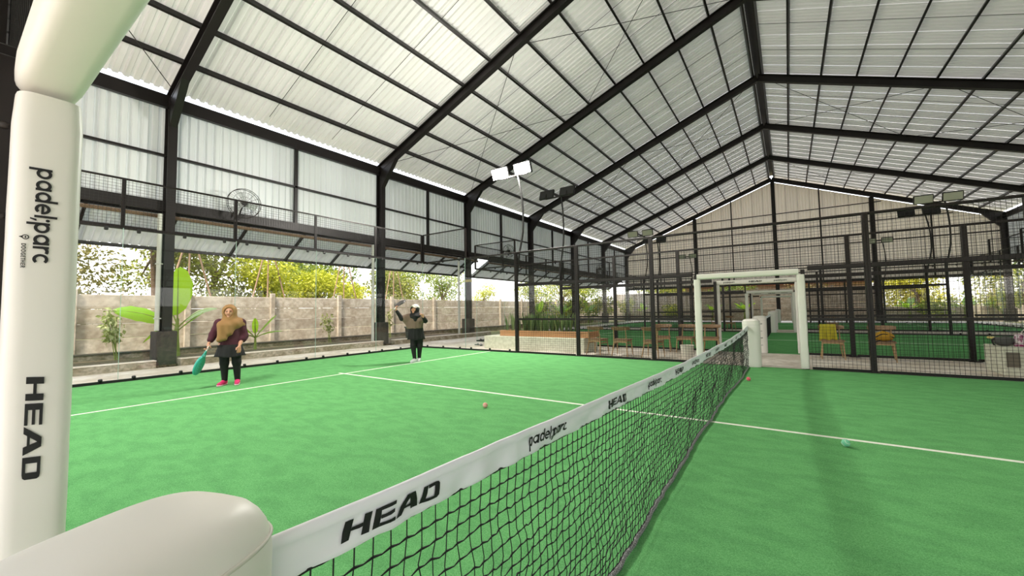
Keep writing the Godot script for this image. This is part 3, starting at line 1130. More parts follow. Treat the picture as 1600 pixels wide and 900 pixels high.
func tree(lab: String, at: Vector3, h: float, r: float, c0: Color, c1: Color, count: int, size: float, bare := 0.45) -> void:
	var t := thing("tree", lab, "tree", at, 0, "trees beyond the concrete wall")
	var b := MB.new()
	var top := Vector3(rng.randf_range(-0.4, 0.4), h * 0.7, rng.randf_range(-0.4, 0.4))
	b.tube(bez([Vector3.ZERO, Vector3(0.1, h * 0.3, 0.05), top], 8), [0.14, 0.13, 0.12, 0.11, 0.10, 0.09, 0.08, 0.06, 0.04], 8)
	part(t, "trunk", b.mesh(), M.bark)
	var blobs := []
	for i in 9:
		var a := rng.randf() * TAU
		var e := Vector3(cos(a) * r * rng.randf_range(0.3, 0.9), h * rng.randf_range(bare, 0.95), sin(a) * r * rng.randf_range(0.3, 0.9))
		blobs.append([e, r * rng.randf_range(0.35, 0.6)])
		b = MB.new()
		b.tube(bez([top * rng.randf_range(0.45, 0.9), (top + e) * 0.5 + Vector3(0, -0.2, 0), e], 6), [0.06, 0.05, 0.045, 0.04, 0.03, 0.02, 0.012], 6)
		part(t, "branch", b.mesh(), M.bark)
	blobs.append([Vector3(0, h * 0.8, 0), r * 0.6])
	foliage(t, "foliage", blobs, count, size, c0, c1, M.leafwhite)

# banana leaf: midrib curve with a torn blade
func banana_leaf(parent: Node, base: Vector3, dirv: Vector3, length: float, width: float, rise: float, fall: float, m: Material, twist := 0.0) -> void:
	var d := dirv.normalized()
	var pts := []
	for i in 13:
		var f := i / 12.0
		pts.append(base + d * length * f + Vector3(0, rise * f - fall * f * f, 0))
	var b := MB.new()
	var side := d.cross(Vector3.UP).normalized()
	for s in [-1, 1]:
		b.sheet(func(i, j):
			var f: float = i / 12.0
			var g: float = clampf((f - 0.18) / 0.82, 0.0, 1.0)
			var w: float = width * 0.5 * pow(sin(PI * clampf(g * 0.96 + 0.02, 0.0, 1.0)), 0.55) * (0.0 if f < 0.18 else 1.0)
			w *= 1.0 - 0.06 * sin(f * 47.0 + s)
			var e: float = j / 3.0
			var tw := side.rotated(d, twist)
			var up := tw.cross(d)
			return pts[i] + tw * s * w * e + up * w * (0.25 * e - 0.5 * e * e) + up * 0.006 * sin(i * 2.0 + j), 12, 3, s < 0)
	part(parent, "leaf", b.mesh(), m)
	b = MB.new()
	var rr := []
	for i in 13:
		rr.append(lerpf(0.022, 0.005, i / 12.0))
	b.tube(pts, rr, 6)
	part(parent, "leaf_stalk", b.mesh(), M.stalk)

func shrub(lab: String, at: Vector3, h: float, stems: int, c0: Color, c1: Color, count: int, size: float) -> void:
	var t := thing("bamboo_shrub", lab, "shrub", at, 0, "slender shrubs in the plant bed")
	var blobs := []
	for i in stems:
		var b := MB.new()
		var e := Vector3(rng.randf_range(-0.18, 0.18), h * rng.randf_range(0.75, 1.0), rng.randf_range(-0.3, 0.3))
		var p := bez([Vector3(rng.randf_range(-0.05, 0.05), 0, rng.randf_range(-0.06, 0.06)), e * 0.5 + Vector3(0, 0.1, 0), e], 6)
		b.tube(p, 0.011, 5)
		part(t, "stem", b.mesh(), M.stalk)
		for q in [3, 4, 5, 6]:
			blobs.append([p[q], 0.16])
	foliage(t, "foliage", blobs, count, size, c0, c1, M.leafwhite, 1.2)

# ------------------------------------------------------------------ left side: plant bed, concrete wall, canopy, trees
func build_left_side() -> void:
	M.bark = grained(Color(0.36, 0.28, 0.21), Color(0.52, 0.43, 0.34), 2.0, 0.95)
	M.leafwhite = mat(Color.WHITE, 0.55)
	M.leafwhite.vertex_color_use_as_albedo = true
	M.leafwhite.backlight_enabled = true
	M.leafwhite.backlight = Color(0.75, 0.8, 0.45)
	M.stalk = mat(Color(0.48, 0.55, 0.22), 0.55)
	M.bamboo = mat(Color(0.62, 0.50, 0.40), 0.7)
	M.banana = mat(Color(0.42, 0.62, 0.14), 0.45)
	M.banana.backlight_enabled = true
	M.banana.backlight = Color(0.75, 0.9, 0.2)
	M.banana_pale = mat(Color(0.70, 0.78, 0.58), 0.5)
	M.banana_pale.backlight_enabled = true
	M.banana_pale.backlight = Color(0.7, 0.8, 0.5)
	# bed: kerb pieces between the pedestals, soil, plinth
	var soil := thing("plant_bed_soil", "brown soil of the plant bed along the concrete wall", "soil")
	part(soil, "soil", slab_mesh(-15.44, -12.28, -0.3, 0.03, 9, -11.8), M.soil)
	var kz := [9.0, 1.78, 1.30, -4.9, -5.45, -11.6]
	for i in 3:
		var k := thing("kerb", ["grey kerb of the plant bed nearest the white door pad", "grey kerb of the plant bed behind the two players", "grey kerb of the plant bed beside the dark bin"][i], "kerb", Vector3(-12.15, 0, (kz[i * 2] + kz[i * 2 + 1]) / 2), 0, "kerb lengths of the plant bed")
		var L: float = kz[i * 2] - kz[i * 2 + 1]
		part(k, "kerb_stone", box_mesh(Vector3(0.24, 0.2, L), 0.012), M.concrete, Vector3(0, 0.06, 0))
		part(k, "cap", box_mesh(Vector3(0.27, 0.02, L)), M.slab, Vector3(0, 0.17, 0))
	# precast concrete wall on the left, behind and on the right
	concrete_wall("concrete_wall", "grey precast concrete panel wall behind the plant bed", Vector3(-16.0, 0, 8.6), Vector3(0, 0, -1), 17, [2.67, 0.03, -2.67, -5.52, -8.43, -11.4, -14.5, -17.8])
	var pl := thing("wall_plinth", "low grey concrete plinth at the foot of the panel wall", "plinth", Vector3(-15.6, 0, -14))
	part(pl, "plinth", box_mesh(Vector3(0.30, 0.34, 46.0), 0.01), M.concrete, Vector3(0, 0.02, 0))
	part(pl, "ledge", box_mesh(Vector3(0.44, 0.035, 46.0)), M.pedestal, Vector3(0.0, 0.2, 0))
	# canopies
	for c in 2:
		var za := ZN if c == 0 else -12.6
		var zb := -11.3 if c == 0 else ZF + 1.0
		canopy(-1, za, zb, "white corrugated lean-to canopy over the " + ["plant bed behind the players" if c == 0 else "plant bed beside the second court"][0])
	canopy(1, ZN, ZF + 1.0, "white corrugated lean-to canopy on the side away from the plant bed")
	# downpipes
	for d in [[1.66, "behind the large banana plant"], [-4.80, "by the dark bin"], [-9.75, "near the planter bench"]]:
		var t := thing("downpipe", "white downpipe strapped to the steel column " + d[1], "pipe", Vector3(-12.55, 0, d[0]), 0, "white downpipes on the columns")
		var b := MB.new()
		b.tube([Vector3(0, 0.89 if d[0] > 0 else 0.03, 0), Vector3(0, 3.9, 0)], 0.055, 12)
		part(t, "pipe", b.mesh(), M.pipe)
		for y in [1.2, 2.6]:
			part(t, "strap", box_mesh(Vector3(0.13, 0.03, 0.13)), M.pipe, Vector3(0, y, 0))
	# banana plants
	var bt := thing("banana_plant", "large banana plant with broad bright green leaves by the first steel column", "plant", Vector3(-14.77, 0.03, 0.62))
	var s := MB.new()
	s.tube(bez([Vector3.ZERO, Vector3(0, 0.6, 0.02), Vector3(0.02, 1.15, 0.0)], 8), [0.095, 0.09, 0.085, 0.08, 0.07, 0.065, 0.055, 0.045, 0.035], 12)
	part(bt, "stem", s.mesh(), M.stalk)
	banana_leaf(bt, Vector3(0, 0.95, 0), Vector3(0.15, 0, 0.05), 0.35, 0.72, 1.78, 0.05, M.banana, 0.5)
	banana_leaf(bt, Vector3(0, 0.9, 0), Vector3(-0.2, 0, 1), 1.4, 0.50, 1.0, 0.50, M.banana, -1.0)
	banana_leaf(bt, Vector3(0, 0.95, 0), Vector3(-0.5, 0, 0.7), 0.55, 0.42, 1.55, 0.1, M.banana_pale, 0.5)
	banana_leaf(bt, Vector3(0, 0.85, 0), Vector3(0.1, 0, -1), 1.0, 0.36, 1.35, 0.75, M.banana_pale, 0.3)
	banana_leaf(bt, Vector3(0, 0.75, 0), Vector3(0.3, 0, -0.9), 0.62, 0.20, 0.72, 0.15, M.banana, 0.2)
	banana_leaf(bt, Vector3(0, 0.7, 0), Vector3(0.5, 0, 0.85), 1.05, 0.24, 0.75, 0.95, M.banana, 1.0)
	var b2 := thing("banana_plant", "young banana plant with a few arching leaves beside the player in the brown hijab", "plant", Vector3(-14.88, 0.03, -1.63))
	s = MB.new()
	s.tube(bez([Vector3.ZERO, Vector3(0, 0.25, 0), Vector3(0, 0.5, 0)], 5), [0.05, 0.045, 0.04, 0.035, 0.03, 0.02], 10)
	part(b2, "stem", s.mesh(), M.stalk)
	for q in [[Vector3(0.2, 0, -1), 0.65, 0.2, 1.05, 0.25], [Vector3(0.1, 0, 1), 0.75, 0.2, 0.9, 0.3], [Vector3(0.6, 0, 0.3), 0.4, 0.2, 0.9, 0.2], [Vector3(0.3, 0, -0.9), 0.85, 0.16, 0.55, 0.35], [Vector3(0.4, 0, 0.8), 0.8, 0.16, 0.45, 0.4]]:
		banana_leaf(b2, Vector3(0, 0.4, 0), q[0], q[1], q[2], q[3], q[4], M.banana, 0.2)
	shrub("slender bamboo shrub between the white door pad and the large banana plant", Vector3(-15.09, 0.03, 1.90), 1.55, 4, Color(0.50, 0.56, 0.34), Color(0.72, 0.74, 0.55), 170, 0.15)
	shrub("slender shrub against the concrete wall between the two players", Vector3(-15.09, 0.03, -4.58), 1.35, 3, Color(0.45, 0.48, 0.28), Color(0.62, 0.62, 0.40), 110, 0.13)
	shrub("slender shrub beside the raised arm of the player in the cap", Vector3(-15.19, 0.03, -7.73), 1.3, 3, Color(0.48, 0.50, 0.32), Color(0.66, 0.65, 0.45), 90, 0.13)
	# trees beyond
	var yel := [Color(0.64, 0.66, 0.15), Color(0.87, 0.84, 0.30)]
	var grn := [Color(0.42, 0.50, 0.16), Color(0.68, 0.70, 0.30)]
	var dul := [Color(0.46, 0.44, 0.26), Color(0.66, 0.60, 0.38)]
	tree("dull olive tree with open crown above the wall, nearest the white door pad", Vector3(-19.2, -0.1, 3.4), 5.4, 2.3, dul[0], dul[1], 6500, 0.16, 0.25)
	tree("olive tree directly behind the large banana plant", Vector3(-18.6, -0.1, 0.2), 5.6, 2.1, dul[0], grn[1], 7000, 0.15, 0.25)
	tree("olive green tree between the banana plant and the yellow bushy tree", Vector3(-20.5, -0.1, -2.2), 6.2, 2.2, dul[0], grn[1], 5200, 0.17, 0.25)
	tree("bright yellow bushy tree above the wall behind the brown hijab", Vector3(-17.8, -0.1, -3.0), 3.7, 1.5, yel[0], yel[1], 4200, 0.15, 0.45)
	tree("tall green tree above the wall in the middle of the open bay", Vector3(-21.5, -0.1, -6.3), 6.8, 2.9, grn[0], grn[1], 8500, 0.19, 0.3)
	tree("yellow green tree left of the second downpipe", Vector3(-18.2, -0.1, -5.6), 3.4, 1.4, yel[0], yel[1], 3600, 0.15, 0.5)
	tree("low yellow tree just before the second downpipe", Vector3(-18.6, -0.1, -8.0), 3.1, 1.1, yel[0], yel[1], 2000, 0.15, 0.55)
	tree("loose pale green tree between the second and third columns", Vector3(-23.0, -0.1, -15.2), 5.0, 2.3, grn[0], Color(0.76, 0.76, 0.50), 4200, 0.2, 0.35)
	tree("olive tree above the player in the cap", Vector3(-20.5, -0.1, -12.2), 4.2, 1.7, dul[0], grn[1], 4200, 0.17, 0.35)
	tree("tree with small leaves right of the column with the yellow band", Vector3(-24.0, -0.1, -20.3), 5.2, 2.0, grn[0], grn[1], 2600, 0.2, 0.35)
	tree("small yellow tree over the wall by the planter bench", Vector3(-19.0, -0.1, -19.5), 3.1, 1.2, yel[0], yel[1], 1400, 0.16, 0.55)
	tree("green tree seen through the fence above the planter plants", Vector3(-18.0, -0.1, -26.0), 3.6, 1.8, grn[0], yel[1], 2400, 0.18, 0.3)
	tree("yellow green tree behind the second court corner", Vector3(-19.0, -0.1, -33.0), 4.6, 2.4, grn[0], yel[1], 3000, 0.2, 0.25)
	tree("broad green tree beyond the farthest court", Vector3(-19.5, -0.1, -39.5), 4.4, 2.6, grn[0], yel[0], 2600, 0.22, 0.2)
	# leaning bamboo props behind the wall
	for g in [[-16.6, -0.2, "by the dull olive trees"], [-16.6, -2.8, "in front of the yellow bushy tree"], [-16.8, -6.3, "in front of the tall green tree"], [-17.0, -9.4, "beyond the second column"]]:
		var t := thing("bamboo_props", "leaning bamboo tree props standing up behind the wall " + g[2], "poles", Vector3(g[0], -0.1, g[1]), 0, "bamboo tree props behind the wall")
		for q in [-0.75, 0.05, 0.7]:
			var b := MB.new()
			b.tube([Vector3(0.1, 0, q * 1.5), Vector3(0, 4.2, q * 0.12)], 0.03, 6)
			part(t, "pole", b.mesh(), M.bamboo)

func concrete_wall(called: String, lab: String, at: Vector3, along: Vector3, bays: int, posts := [], rows := 5) -> void:
	var t := thing(called, lab, "wall", at, 0, "precast concrete boundary walls")
	var inw := Vector3(1, 0, 0) if at.x < -14 and absf(along.z) > 0.5 else (Vector3(-1, 0, 0) if absf(along.z) > 0.5 else Vector3(0, 0, 1))
	var b := Basis(along, Vector3.UP, along.cross(Vector3.UP))
	var pos := []
	if posts:
		pos.append(0.0); pos.append(2.65)
		for p in posts:
			pos.append(at.z - p)
		while pos.size() < bays + 1:
			pos.append(pos[-1] + 2.75)
		pos.remove_at(1)
	else:
		for i in bays + 1:
			pos.append(2.7 * i)
	for i in pos.size():
		part(t, "wall_post", box_mesh(Vector3(0.16, 0.434 * (rows - 0.25), 0.14), 0.012), M.panel[i % 3], along * pos[i] + Vector3(0, 0.217 * (rows - 0.25), 0) + inw * 0.06, b)
		if i < pos.size() - 1:
			var w: float = pos[i + 1] - pos[i] - 0.02
			for r in rows:
				var dz := rng.randf_range(-0.006, 0.006)
				part(t, "wall_panel", box_mesh(Vector3(w, 0.425, 0.055), 0.01), M.panel[rng.randi() % 3], along * (pos[i] + pos[i + 1]) / 2 + Vector3(0, -0.03 + 0.4335 * r, 0) + inw * dz, b)

func canopy(s: int, za: float, zb: float, lab: String) -> void:
	var t := thing("lean_to_canopy", lab, "canopy", Vector3.ZERO, 0, "lean-to canopies along the hall")
	var xi := s * 12.9
	var xo := s * 14.25
	var yi := 3.98
	var yo := 3.17
	var cm := corrugated(0.8, func(u, h, e): return Vector3(xi if e == 0 else xo + s * 0.1, (yi if e == 0 else yo - 0.03) + 0.09 + h, -u), 0.006)
	var z := za
	var k := 0
	while z > zb + 0.05:
		part(t, "roof_sheet", cm, M.clad[(k * 5) % 3], Vector3(0, 0, z))
		z -= 0.8
		k += 1
	zb = z
	for y in [0.0, 0.5, 1.0]:
		var b := MB.new()
		b.box(Vector3(lerpf(xi, xo, y), lerpf(yi, yo, y) + 0.035, (za + zb) / 2), Vector3(0.06, 0.09, za - zb))
		part(t, "beam", b.mesh(), M.steel)
	var q := 1.2 + 1.75 * 4
	while q > zb:
		if q < za:
			var b := MB.new()
			b.bar(Vector3(xi, yi + 0.03, q), Vector3(xo, yo + 0.03, q), 0.06, 0.08)
			part(t, "rafter", b.mesh(), M.steel)
		q -= 1.75
	var b := MB.new()
	b.bar(Vector3(xi, yi + 0.03, zb + 0.05), Vector3(xo, yo + 0.03, zb + 0.05), 0.07, 0.09)
	part(t, "end_rafter", b.mesh(), M.steel)
	b = MB.new()
	b.tube([Vector3(s * 12.86, 3.90, za), Vector3(s * 12.86, 3.90, zb)], 0.05, 8)
	part(t, "gutter", b.mesh(), M.bark)

# ------------------------------------------------------------------ back and right of the hall
func build_far_sides() -> void:
	concrete_wall("concrete_wall", "tall grey precast concrete panel wall beyond the gable end", Vector3(-15.1, 0, -38.2), Vector3(1, 0, 0), 8, [], 7)
	concrete_wall("concrete_wall", "low grey concrete panel wall in front of the yellowish tree beyond the gable", Vector3(6.6, 0, -38.2), Vector3(1, 0, 0), 4, [], 3)
	concrete_wall("concrete_wall", "grey precast concrete panel wall beyond the side without players", Vector3(15.15, 0, 8.2), Vector3(0, 0, -1), 17)
	var yel := [Color(0.70, 0.68, 0.16), Color(0.90, 0.86, 0.34)]
	var grn := [Color(0.34, 0.44, 0.15), Color(0.60, 0.66, 0.30)]
	tree("leafy tree behind the gable wall, over the farthest door frame", Vector3(-4.5, -0.1, -42.0), 3.6, 2.6, grn[0], grn[1], 2200, 0.22, 0.3)
	tree("leafy tree behind the gable wall near the plant bed corner", Vector3(-10.0, -0.1, -41.5), 4.0, 2.8, grn[0], yel[1], 2600, 0.22, 0.25)
	tree("dull tree behind the gable wall next to the middle post", Vector3(1.5, -0.1, -43.0), 3.4, 2.4, Color(0.42, 0.36, 0.24), Color(0.60, 0.52, 0.36), 1800, 0.22, 0.35)
	tree("yellowish tree behind the gable wall on the side without players", Vector3(9.5, -0.1, -41.5), 4.4, 2.8, yel[0], yel[1], 6000, 0.24, 0.15)
	tree("green tree at the far corner on the side without players", Vector3(15.0, -0.1, -41.0), 5.0, 3.2, grn[0], yel[1], 6500, 0.25, 0.12)
	tree("green tree beyond the wall facing the farthest court", Vector3(19.0, -0.1, -31.0), 5.0, 2.8, grn[0], yel[1], 2600, 0.24, 0.2)
	var bl := [[Vector3(-14.3, 0, -21.2), 1.9, "beside the second court, first from the planter bench"], [Vector3(-14.2, 0, -24.6), 2.3, "between the second and farthest courts"], [Vector3(-14.3, 0, -26.6), 2.6, "at the start of the farthest court"], [Vector3(-14.2, 0, -29.6), 2.4, "beside the middle of the farthest court"], [Vector3(-14.3, 0, -32.6), 2.7, "beside the end of the farthest court"], [Vector3(-13.6, 0, -36.6), 2.5, "in the plant bed corner by the gable"], [Vector3(-9.0, 0, -37.0), 1.9, "at the foot of the tall gable side wall"], [Vector3(9.6, 0, -36.7), 1.6, "in front of the low wall under the yellowish tree"], [Vector3(13.0, 0, -36.8), 2.2, "by the far corner column away from the plant bed"], [Vector3(14.2, 0, -30.5), 2.3, "along the wall away from the plant bed, by the farthest court"]]
	var house := thing("neighbour_house", "pale pink house with a terracotta roof beyond the tall gable side wall", "house", Vector3(-2.5, -0.1, -48.0))
	part(house, "wall", box_mesh(Vector3(19.0, 3.6, 6.0)), grained(Color(0.80, 0.66, 0.60), Color(0.88, 0.75, 0.69), 0.4, 0.9), Vector3(0, 1.8, 0))
	var rf := MB.new()
	for q in [-1, 1]:
		rf.bar(Vector3(0, 3.55, q * 3.6), Vector3(0, 5.2, 0), 20.0, 0.12, Vector3.UP)
	part(house, "roof", rf.mesh(), grained(Color(0.50, 0.28, 0.20), Color(0.64, 0.38, 0.28), 1.0, 0.9))
	for q in [-7.0, -3.5, 3.5, 7.0]:
		var wf := part(house, "window", box_mesh(Vector3(1.3, 1.2, 0.1)), M.pipe, Vector3(q, 2.0, 3.02))
		part(wf, "pane", box_mesh(Vector3(1.1, 1.0, 0.04)), M.black, Vector3(0, 0, 0.05))
	for q in bl:
		bush("leafy yellow green bush " + q[2], q[0], q[1], 1.1, grn[0], yel[1] if q[0].x < 0 else Color(0.78, 0.78, 0.34), 750, 0.2)
	for p in [[Vector3(-5.2, 0, -36.9), "left of the farthest net"], [Vector3(-2.6, 0, -37.0), "behind the farthest door frame"], [Vector3(-11.5, 0, -36.6), "in the far corner of the plant bed"], [Vector3(8.2, 0, -36.9), "in front of the yellowish tree"], [Vector3(11.0, 0, -36.7), "by the corner column on the side without players"], [Vector3(-13.8, 0, -19.5), "beside the second court"], [Vector3(-13.7, 0, -23.0), "between the second and farthest courts"], [Vector3(-13.8, 0, -28.0), "beside the farthest court"]]:
		var t := thing("banana_plant", "leafy banana plant " + p[1], "plant", p[0])
		var s := MB.new()
		s.tube([Vector3.ZERO, Vector3(0.02, 0.5, 0), Vector3(0, 1.0, 0.02)], [0.09, 0.07, 0.04], 10)
		part(t, "stem", s.mesh(), M.stalk)
		for k in 6:
			var a := TAU * k / 6.0 + rng.randf()
			banana_leaf(t, Vector3(0, 0.85, 0), Vector3(cos(a), 0, sin(a)), rng.randf_range(0.6, 1.1), rng.randf_range(0.28, 0.42), rng.randf_range(0.7, 1.5), rng.randf_range(0.2, 0.7), M.banana, rng.randf_range(-0.4, 0.4))

func bush(lab: String, at: Vector3, h: float, r: float, c0: Color, c1: Color, count: int, size: float) -> void:
	var t := thing("bush", lab, "bush", at, 0, "bushes in the plant beds")
	var blobs := []
	for i in 7:
		var a := rng.randf() * TAU
		var e := Vector3(cos(a) * r * 0.5, h * rng.randf_range(0.35, 0.85), sin(a) * r * 0.9)
		var b := MB.new()
		b.tube(bez([Vector3(rng.randf_range(-0.1, 0.1), 0, rng.randf_range(-0.1, 0.1)), e * 0.5, e], 5), 0.018, 5)
		part(t, "stem", b.mesh(), M.stalk)
		blobs.append([e, r * 0.5])
	foliage(t, "foliage", blobs, count, size, c0, c1, M.leafwhite, 0.6)

# ------------------------------------------------------------------ the strip between court one and two
func build_corridor() -> void:
	# planter bench with sword plants
	var t := thing("planter_bench", "long pale planter with a wooden box on top, full of sword plants", "planter", Vector3(-6.05, 0, -6.35))
	part(t, "base", box_mesh(Vector3(3.7, 0.42, 1.0), 0.012), M.planter, Vector3(0, 0.2, 0))
	for k in 3:
		part(t, "board", box_mesh(Vector3(3.2, 0.058, 0.04), 0.006), M.bench, Vector3(0.35, 0.435 + 0.062 * k + 0.01, 0.36))
		part(t, "board", box_mesh(Vector3(0.04, 0.058, 0.75), 0.006), M.bench, Vector3(-1.25, 0.435 + 0.062 * k + 0.01, 0.0), Basis.IDENTITY)
		part(t, "board", box_mesh(Vector3(0.04, 0.058, 0.75), 0.006), M.bench, Vector3(1.95, 0.435 + 0.062 * k + 0.01, 0.0))
	part(t, "earth", box_mesh(Vector3(3.1, 0.05, 0.7)), M.soil, Vector3(0.35, 0.55, 0))
	var sword := mat(Color(0.33, 0.42, 0.24), 0.5)
	sword.backlight_enabled = true
	sword.backlight = Color(0.3, 0.4, 0.2)
	var sword2 := mat(Color(0.44, 0.50, 0.30), 0.5)
	for k in 34:
		var p := thing("sword_plant", "upright sword plant with stiff green blades in the planter bench", "plant", Vector3(-7.1 + 2.35 * k / 33.0 + rng.randf_range(-0.05, 0.05), 0.57, -6.35 + rng.randf_range(-0.22, 0.22)), 0, "sword plants in the planter bench")
		for q in 6:
			var a := rng.randf() * TAU
			var b := MB.new()
			var h := rng.randf_range(0.34, 0.64)
			var lean := rng.randf_range(0.03, 0.16)
			var side := Vector3(cos(a + PI / 2), 0, sin(a + PI / 2))
			var d := Vector3(cos(a), 0, sin(a))
			b.sheet(func(i, j):
				var f: float = i / 5.0
				var w: float = 0.034 * (0.6 + 0.6 * f) * sqrt(maxf(0.0, 1.0 - pow(f, 3.0)))
				return d * (0.02 + lean * f * f) + Vector3(0, h * f, 0) + side * (j - 1) * w + d * 0.01 * absf(j - 1), 5, 2)
			part(p, "blade", b.mesh(), sword if q % 2 else sword2)
	# chairs
	var proto := make_chair()
	var rows := [[-3.72, -5.72, 3.05, "wooden chair with a curved back, first in the row beside the planter bench"], [-3.03, -5.75, 3.2, "wooden chair with a curved back, second in the row from the planter bench"], [-2.20, -5.72, 3.1, "wooden chair with a curved back, third from the planter bench, behind a fence post"],
		[-2.36, -7.35, 0.15, "wooden chair against the second court fence, first of three behind the third chair"], [-1.72, -7.38, -0.1, "wooden chair against the second court fence behind the white basket"], [-1.08, -7.35, 0.05, "wooden chair next to the white door frame, against the second court fence"],
		[1.56, -7.36, 0.0, "wooden chair with a yellow green cloth hung over its back"], [2.45, -7.3, -0.12, "wooden chair with a yellow bag lying on its seat"]]
	for i in rows.size():
		var c: Node3D = proto if i == 0 else copy(proto, "wooden_chair", rows[i][3])
		c.position = Vector3(rows[i][0], -0.006, rows[i][1])
		c.rotation.y = rows[i][2]
		c.set_meta("label", rows[i][3])
	for q in [[-2.6, -19.6, 0.3, "dark wooden chair in the strip between the second and farthest courts, outermost"], [-1.9, -19.4, 2.9, "dark wooden chair between the second and farthest courts, next to the outermost"], [2.4, -19.5, 0.2, "dark wooden chair between the second and farthest courts, on the side without players"]]:
		var c := copy(proto, "wooden_chair", q[3])
		c.position = Vector3(q[0], -0.006, q[1])
		c.rotation.y = q[2]
	# cloth over the back of one chair
	var cloth := mat(Color(0.66, 0.62, 0.16), 0.9)
	cloth.rim_enabled = true
	cloth.rim = 0.3
	var ct := thing("yellow_cloth", "yellow green shirt hung over the back of a wooden chair", "cloth", Vector3(1.50, 0, -7.53))
	var b := MB.new()
	var nz := FastNoiseLite.new()
	nz.seed = 9
	b.sheet(func(i, j):
		var f: float = i / 14.0
		var u: float = j / 12.0 - 0.5
		var y: float = 0.44 + 0.36 * sin(PI * minf(f, 0.999) * 0.5 / 0.66) if f < 0.66 else 0.80 - (f - 0.66) * 0.62
		if f < 0.66:
			y = 0.42 + (f / 0.66) * 0.385
		var z: float = lerpf(0.075, 0.05, f / 0.66) if f < 0.66 else -0.02 - 0.03 * (f - 0.66)
		if f > 0.6 and f < 0.72:
			y = 0.808
			z = lerpf(0.045, -0.035, (f - 0.6) / 0.12)
		var wdt := 0.30 + 0.10 * absf(f - 0.6)
		return Vector3(u * wdt, y - 0.03 * cos(u * 14.0) * (1.0 if f < 0.2 else 0.0), z + 0.035 * nz.get_noise_2d(u * 420.0, f * 60.0) + 0.012 * sin(u * 32.0) * (0.4 if f > 0.5 else 1.0)), 14, 12)
	part(ct, "shirt", b.mesh(), cloth)
	# yellow bag on the other chair
	var bag := thing("yellow_bag", "rounded yellow bag with a dark zip lying on a wooden chair", "bag", Vector3(2.47, 0.435, -7.30), 0.2)
	b = MB.new()
	b.sheet(func(i, j):
		var a: float = PI * i / 10.0
		var o: float = TAU * (j % 20) / 20.0
		var r := sin(a)
		return Vector3(r * cos(o) * 0.20, 0.11 - cos(a) * 0.115, -r * sin(o) * 0.13) * (1.0 + 0.12 * nz.get_noise_2d(o * 40.0, a * 60.0)), 10, 20)
	b.weld()
	part(bag, "body", b.mesh(), mat(Color(0.72, 0.55, 0.12), 0.7))
	b = MB.new()
	b.tube(bez([Vector3(-0.17, 0.10, 0.10), Vector3(-0.02, 0.17, 0.115), Vector3(0.16, 0.08, 0.09)], 10), 0.012, 6)
	part(bag, "zip", b.mesh(), M.black)
	b = MB.new()
	b.tube(bez([Vector3(-0.18, 0.05, 0.08), Vector3(-0.26, -0.02, 0.16), Vector3(-0.24, -0.02, 0.18), Vector3(-0.10, 0.03, 0.14)], 12), 0.012, 6)
	part(bag, "strap", b.mesh(), M.black)
	# white woven basket
	var wb := thing("waste_basket", "white round basket standing by the fence before the chairs", "basket", Vector3(-1.36, -0.008, -5.62))
	b = MB.new()
	b.lathe([Vector2(0.0, 0.012), Vector2(0.118, 0.012), Vector2(0.125, 0.0), Vector2(0.13, 0.01), Vector2(0.155, 0.34)], 20)
	b.lathe([Vector2(0.155, 0.34), Vector2(0.147, 0.34), Vector2(0.122, 0.02), Vector2(0.0, 0.02)], 20)
	part(wb, "body", b.mesh(), mat(Color(0.82, 0.79, 0.74), 0.7))
	b = MB.new()
	var ring := []
	for i in 25:
		ring.append(Vector3(cos(TAU * i / 24.0) * 0.153, 0.345, sin(TAU * i / 24.0) * 0.153))
	b.tube(ring, 0.012, 6, false)
	part(wb, "rim", b.mesh(), mat(Color(0.86, 0.83, 0.78), 0.6))
	# second planter with bags
	var p2 := thing("planter_bench", "pale planter block on the other side of the doorway, bags on top", "planter", Vector3(5.55, 0, -6.15))
	part(p2, "base", box_mesh(Vector3(3.5, 0.46, 0.85), 0.012), M.planter, Vector3(0, 0.22, 0))
	part(p2, "notch", box_mesh(Vector3(0.16, 0.26, 0.012), 0.0), mat(Color(0.45, 0.42, 0.37), 0.9), Vector3(-1.64, 0.27, 0.425))
	part(p2, "seat_board", box_mesh(Vector3(3.5, 0.04, 0.85), 0.008), M.planter, Vector3(0, 0.465, 0))
	var g1 := thing("grey_bag", "slumped grey bag on the planter block", "bag", Vector3(3.93, 0.485, -6.12))
	b = MB.new()
	b.sheet(func(i, j):
		var a: float = PI * i / 10.0
		var o: float = TAU * (j % 20) / 20.0
		var r := pow(sin(a), 0.6)
		return Vector3(r * cos(o) * (0.13 - 0.02 * cos(a)), 0.085 - cos(a) * 0.085, -r * sin(o) * 0.10) * (1.0 + 0.15 * nz.get_noise_2d(o * 50.0, a * 50.0)), 10, 20)
	b.weld()
	part(g1, "body", b.mesh(), mat(Color(0.33, 0.33, 0.32), 0.85))
	b = MB.new()
	b.tube(bez([Vector3(-0.09, 0.13, 0.02), Vector3(-0.16, 0.10, 0.06), Vector3(-0.14, 0.01, 0.09)], 8), 0.012, 6)
	part(g1, "strap", b.mesh(), M.black)
	var g2 := thing("patterned_bag", "white tote bag with magenta streaks on the planter block", "bag", Vector3(4.20, 0.485, -6.10))
	b = MB.new()
	b.sheet(func(i, j):
		var f: float = i / 8.0
		var o: float = TAU * (j % 24) / 24.0
		var c := cos(o); var s := sin(o)
		var w := (0.17 - 0.03 * f) * (1.0 if i < 8 else 0.9)
		return Vector3(signf(c) * pow(absf(c), 0.6) * w, f * 0.22, -signf(s) * pow(absf(s), 0.6) * (0.10 - 0.05 * f)) + Vector3(0.012, 0, 0.012) * nz.get_noise_2d(o * 60.0, f * 90.0), 8, 24)
	b.weld()
	var tote := mat(Color.WHITE, 0.8)
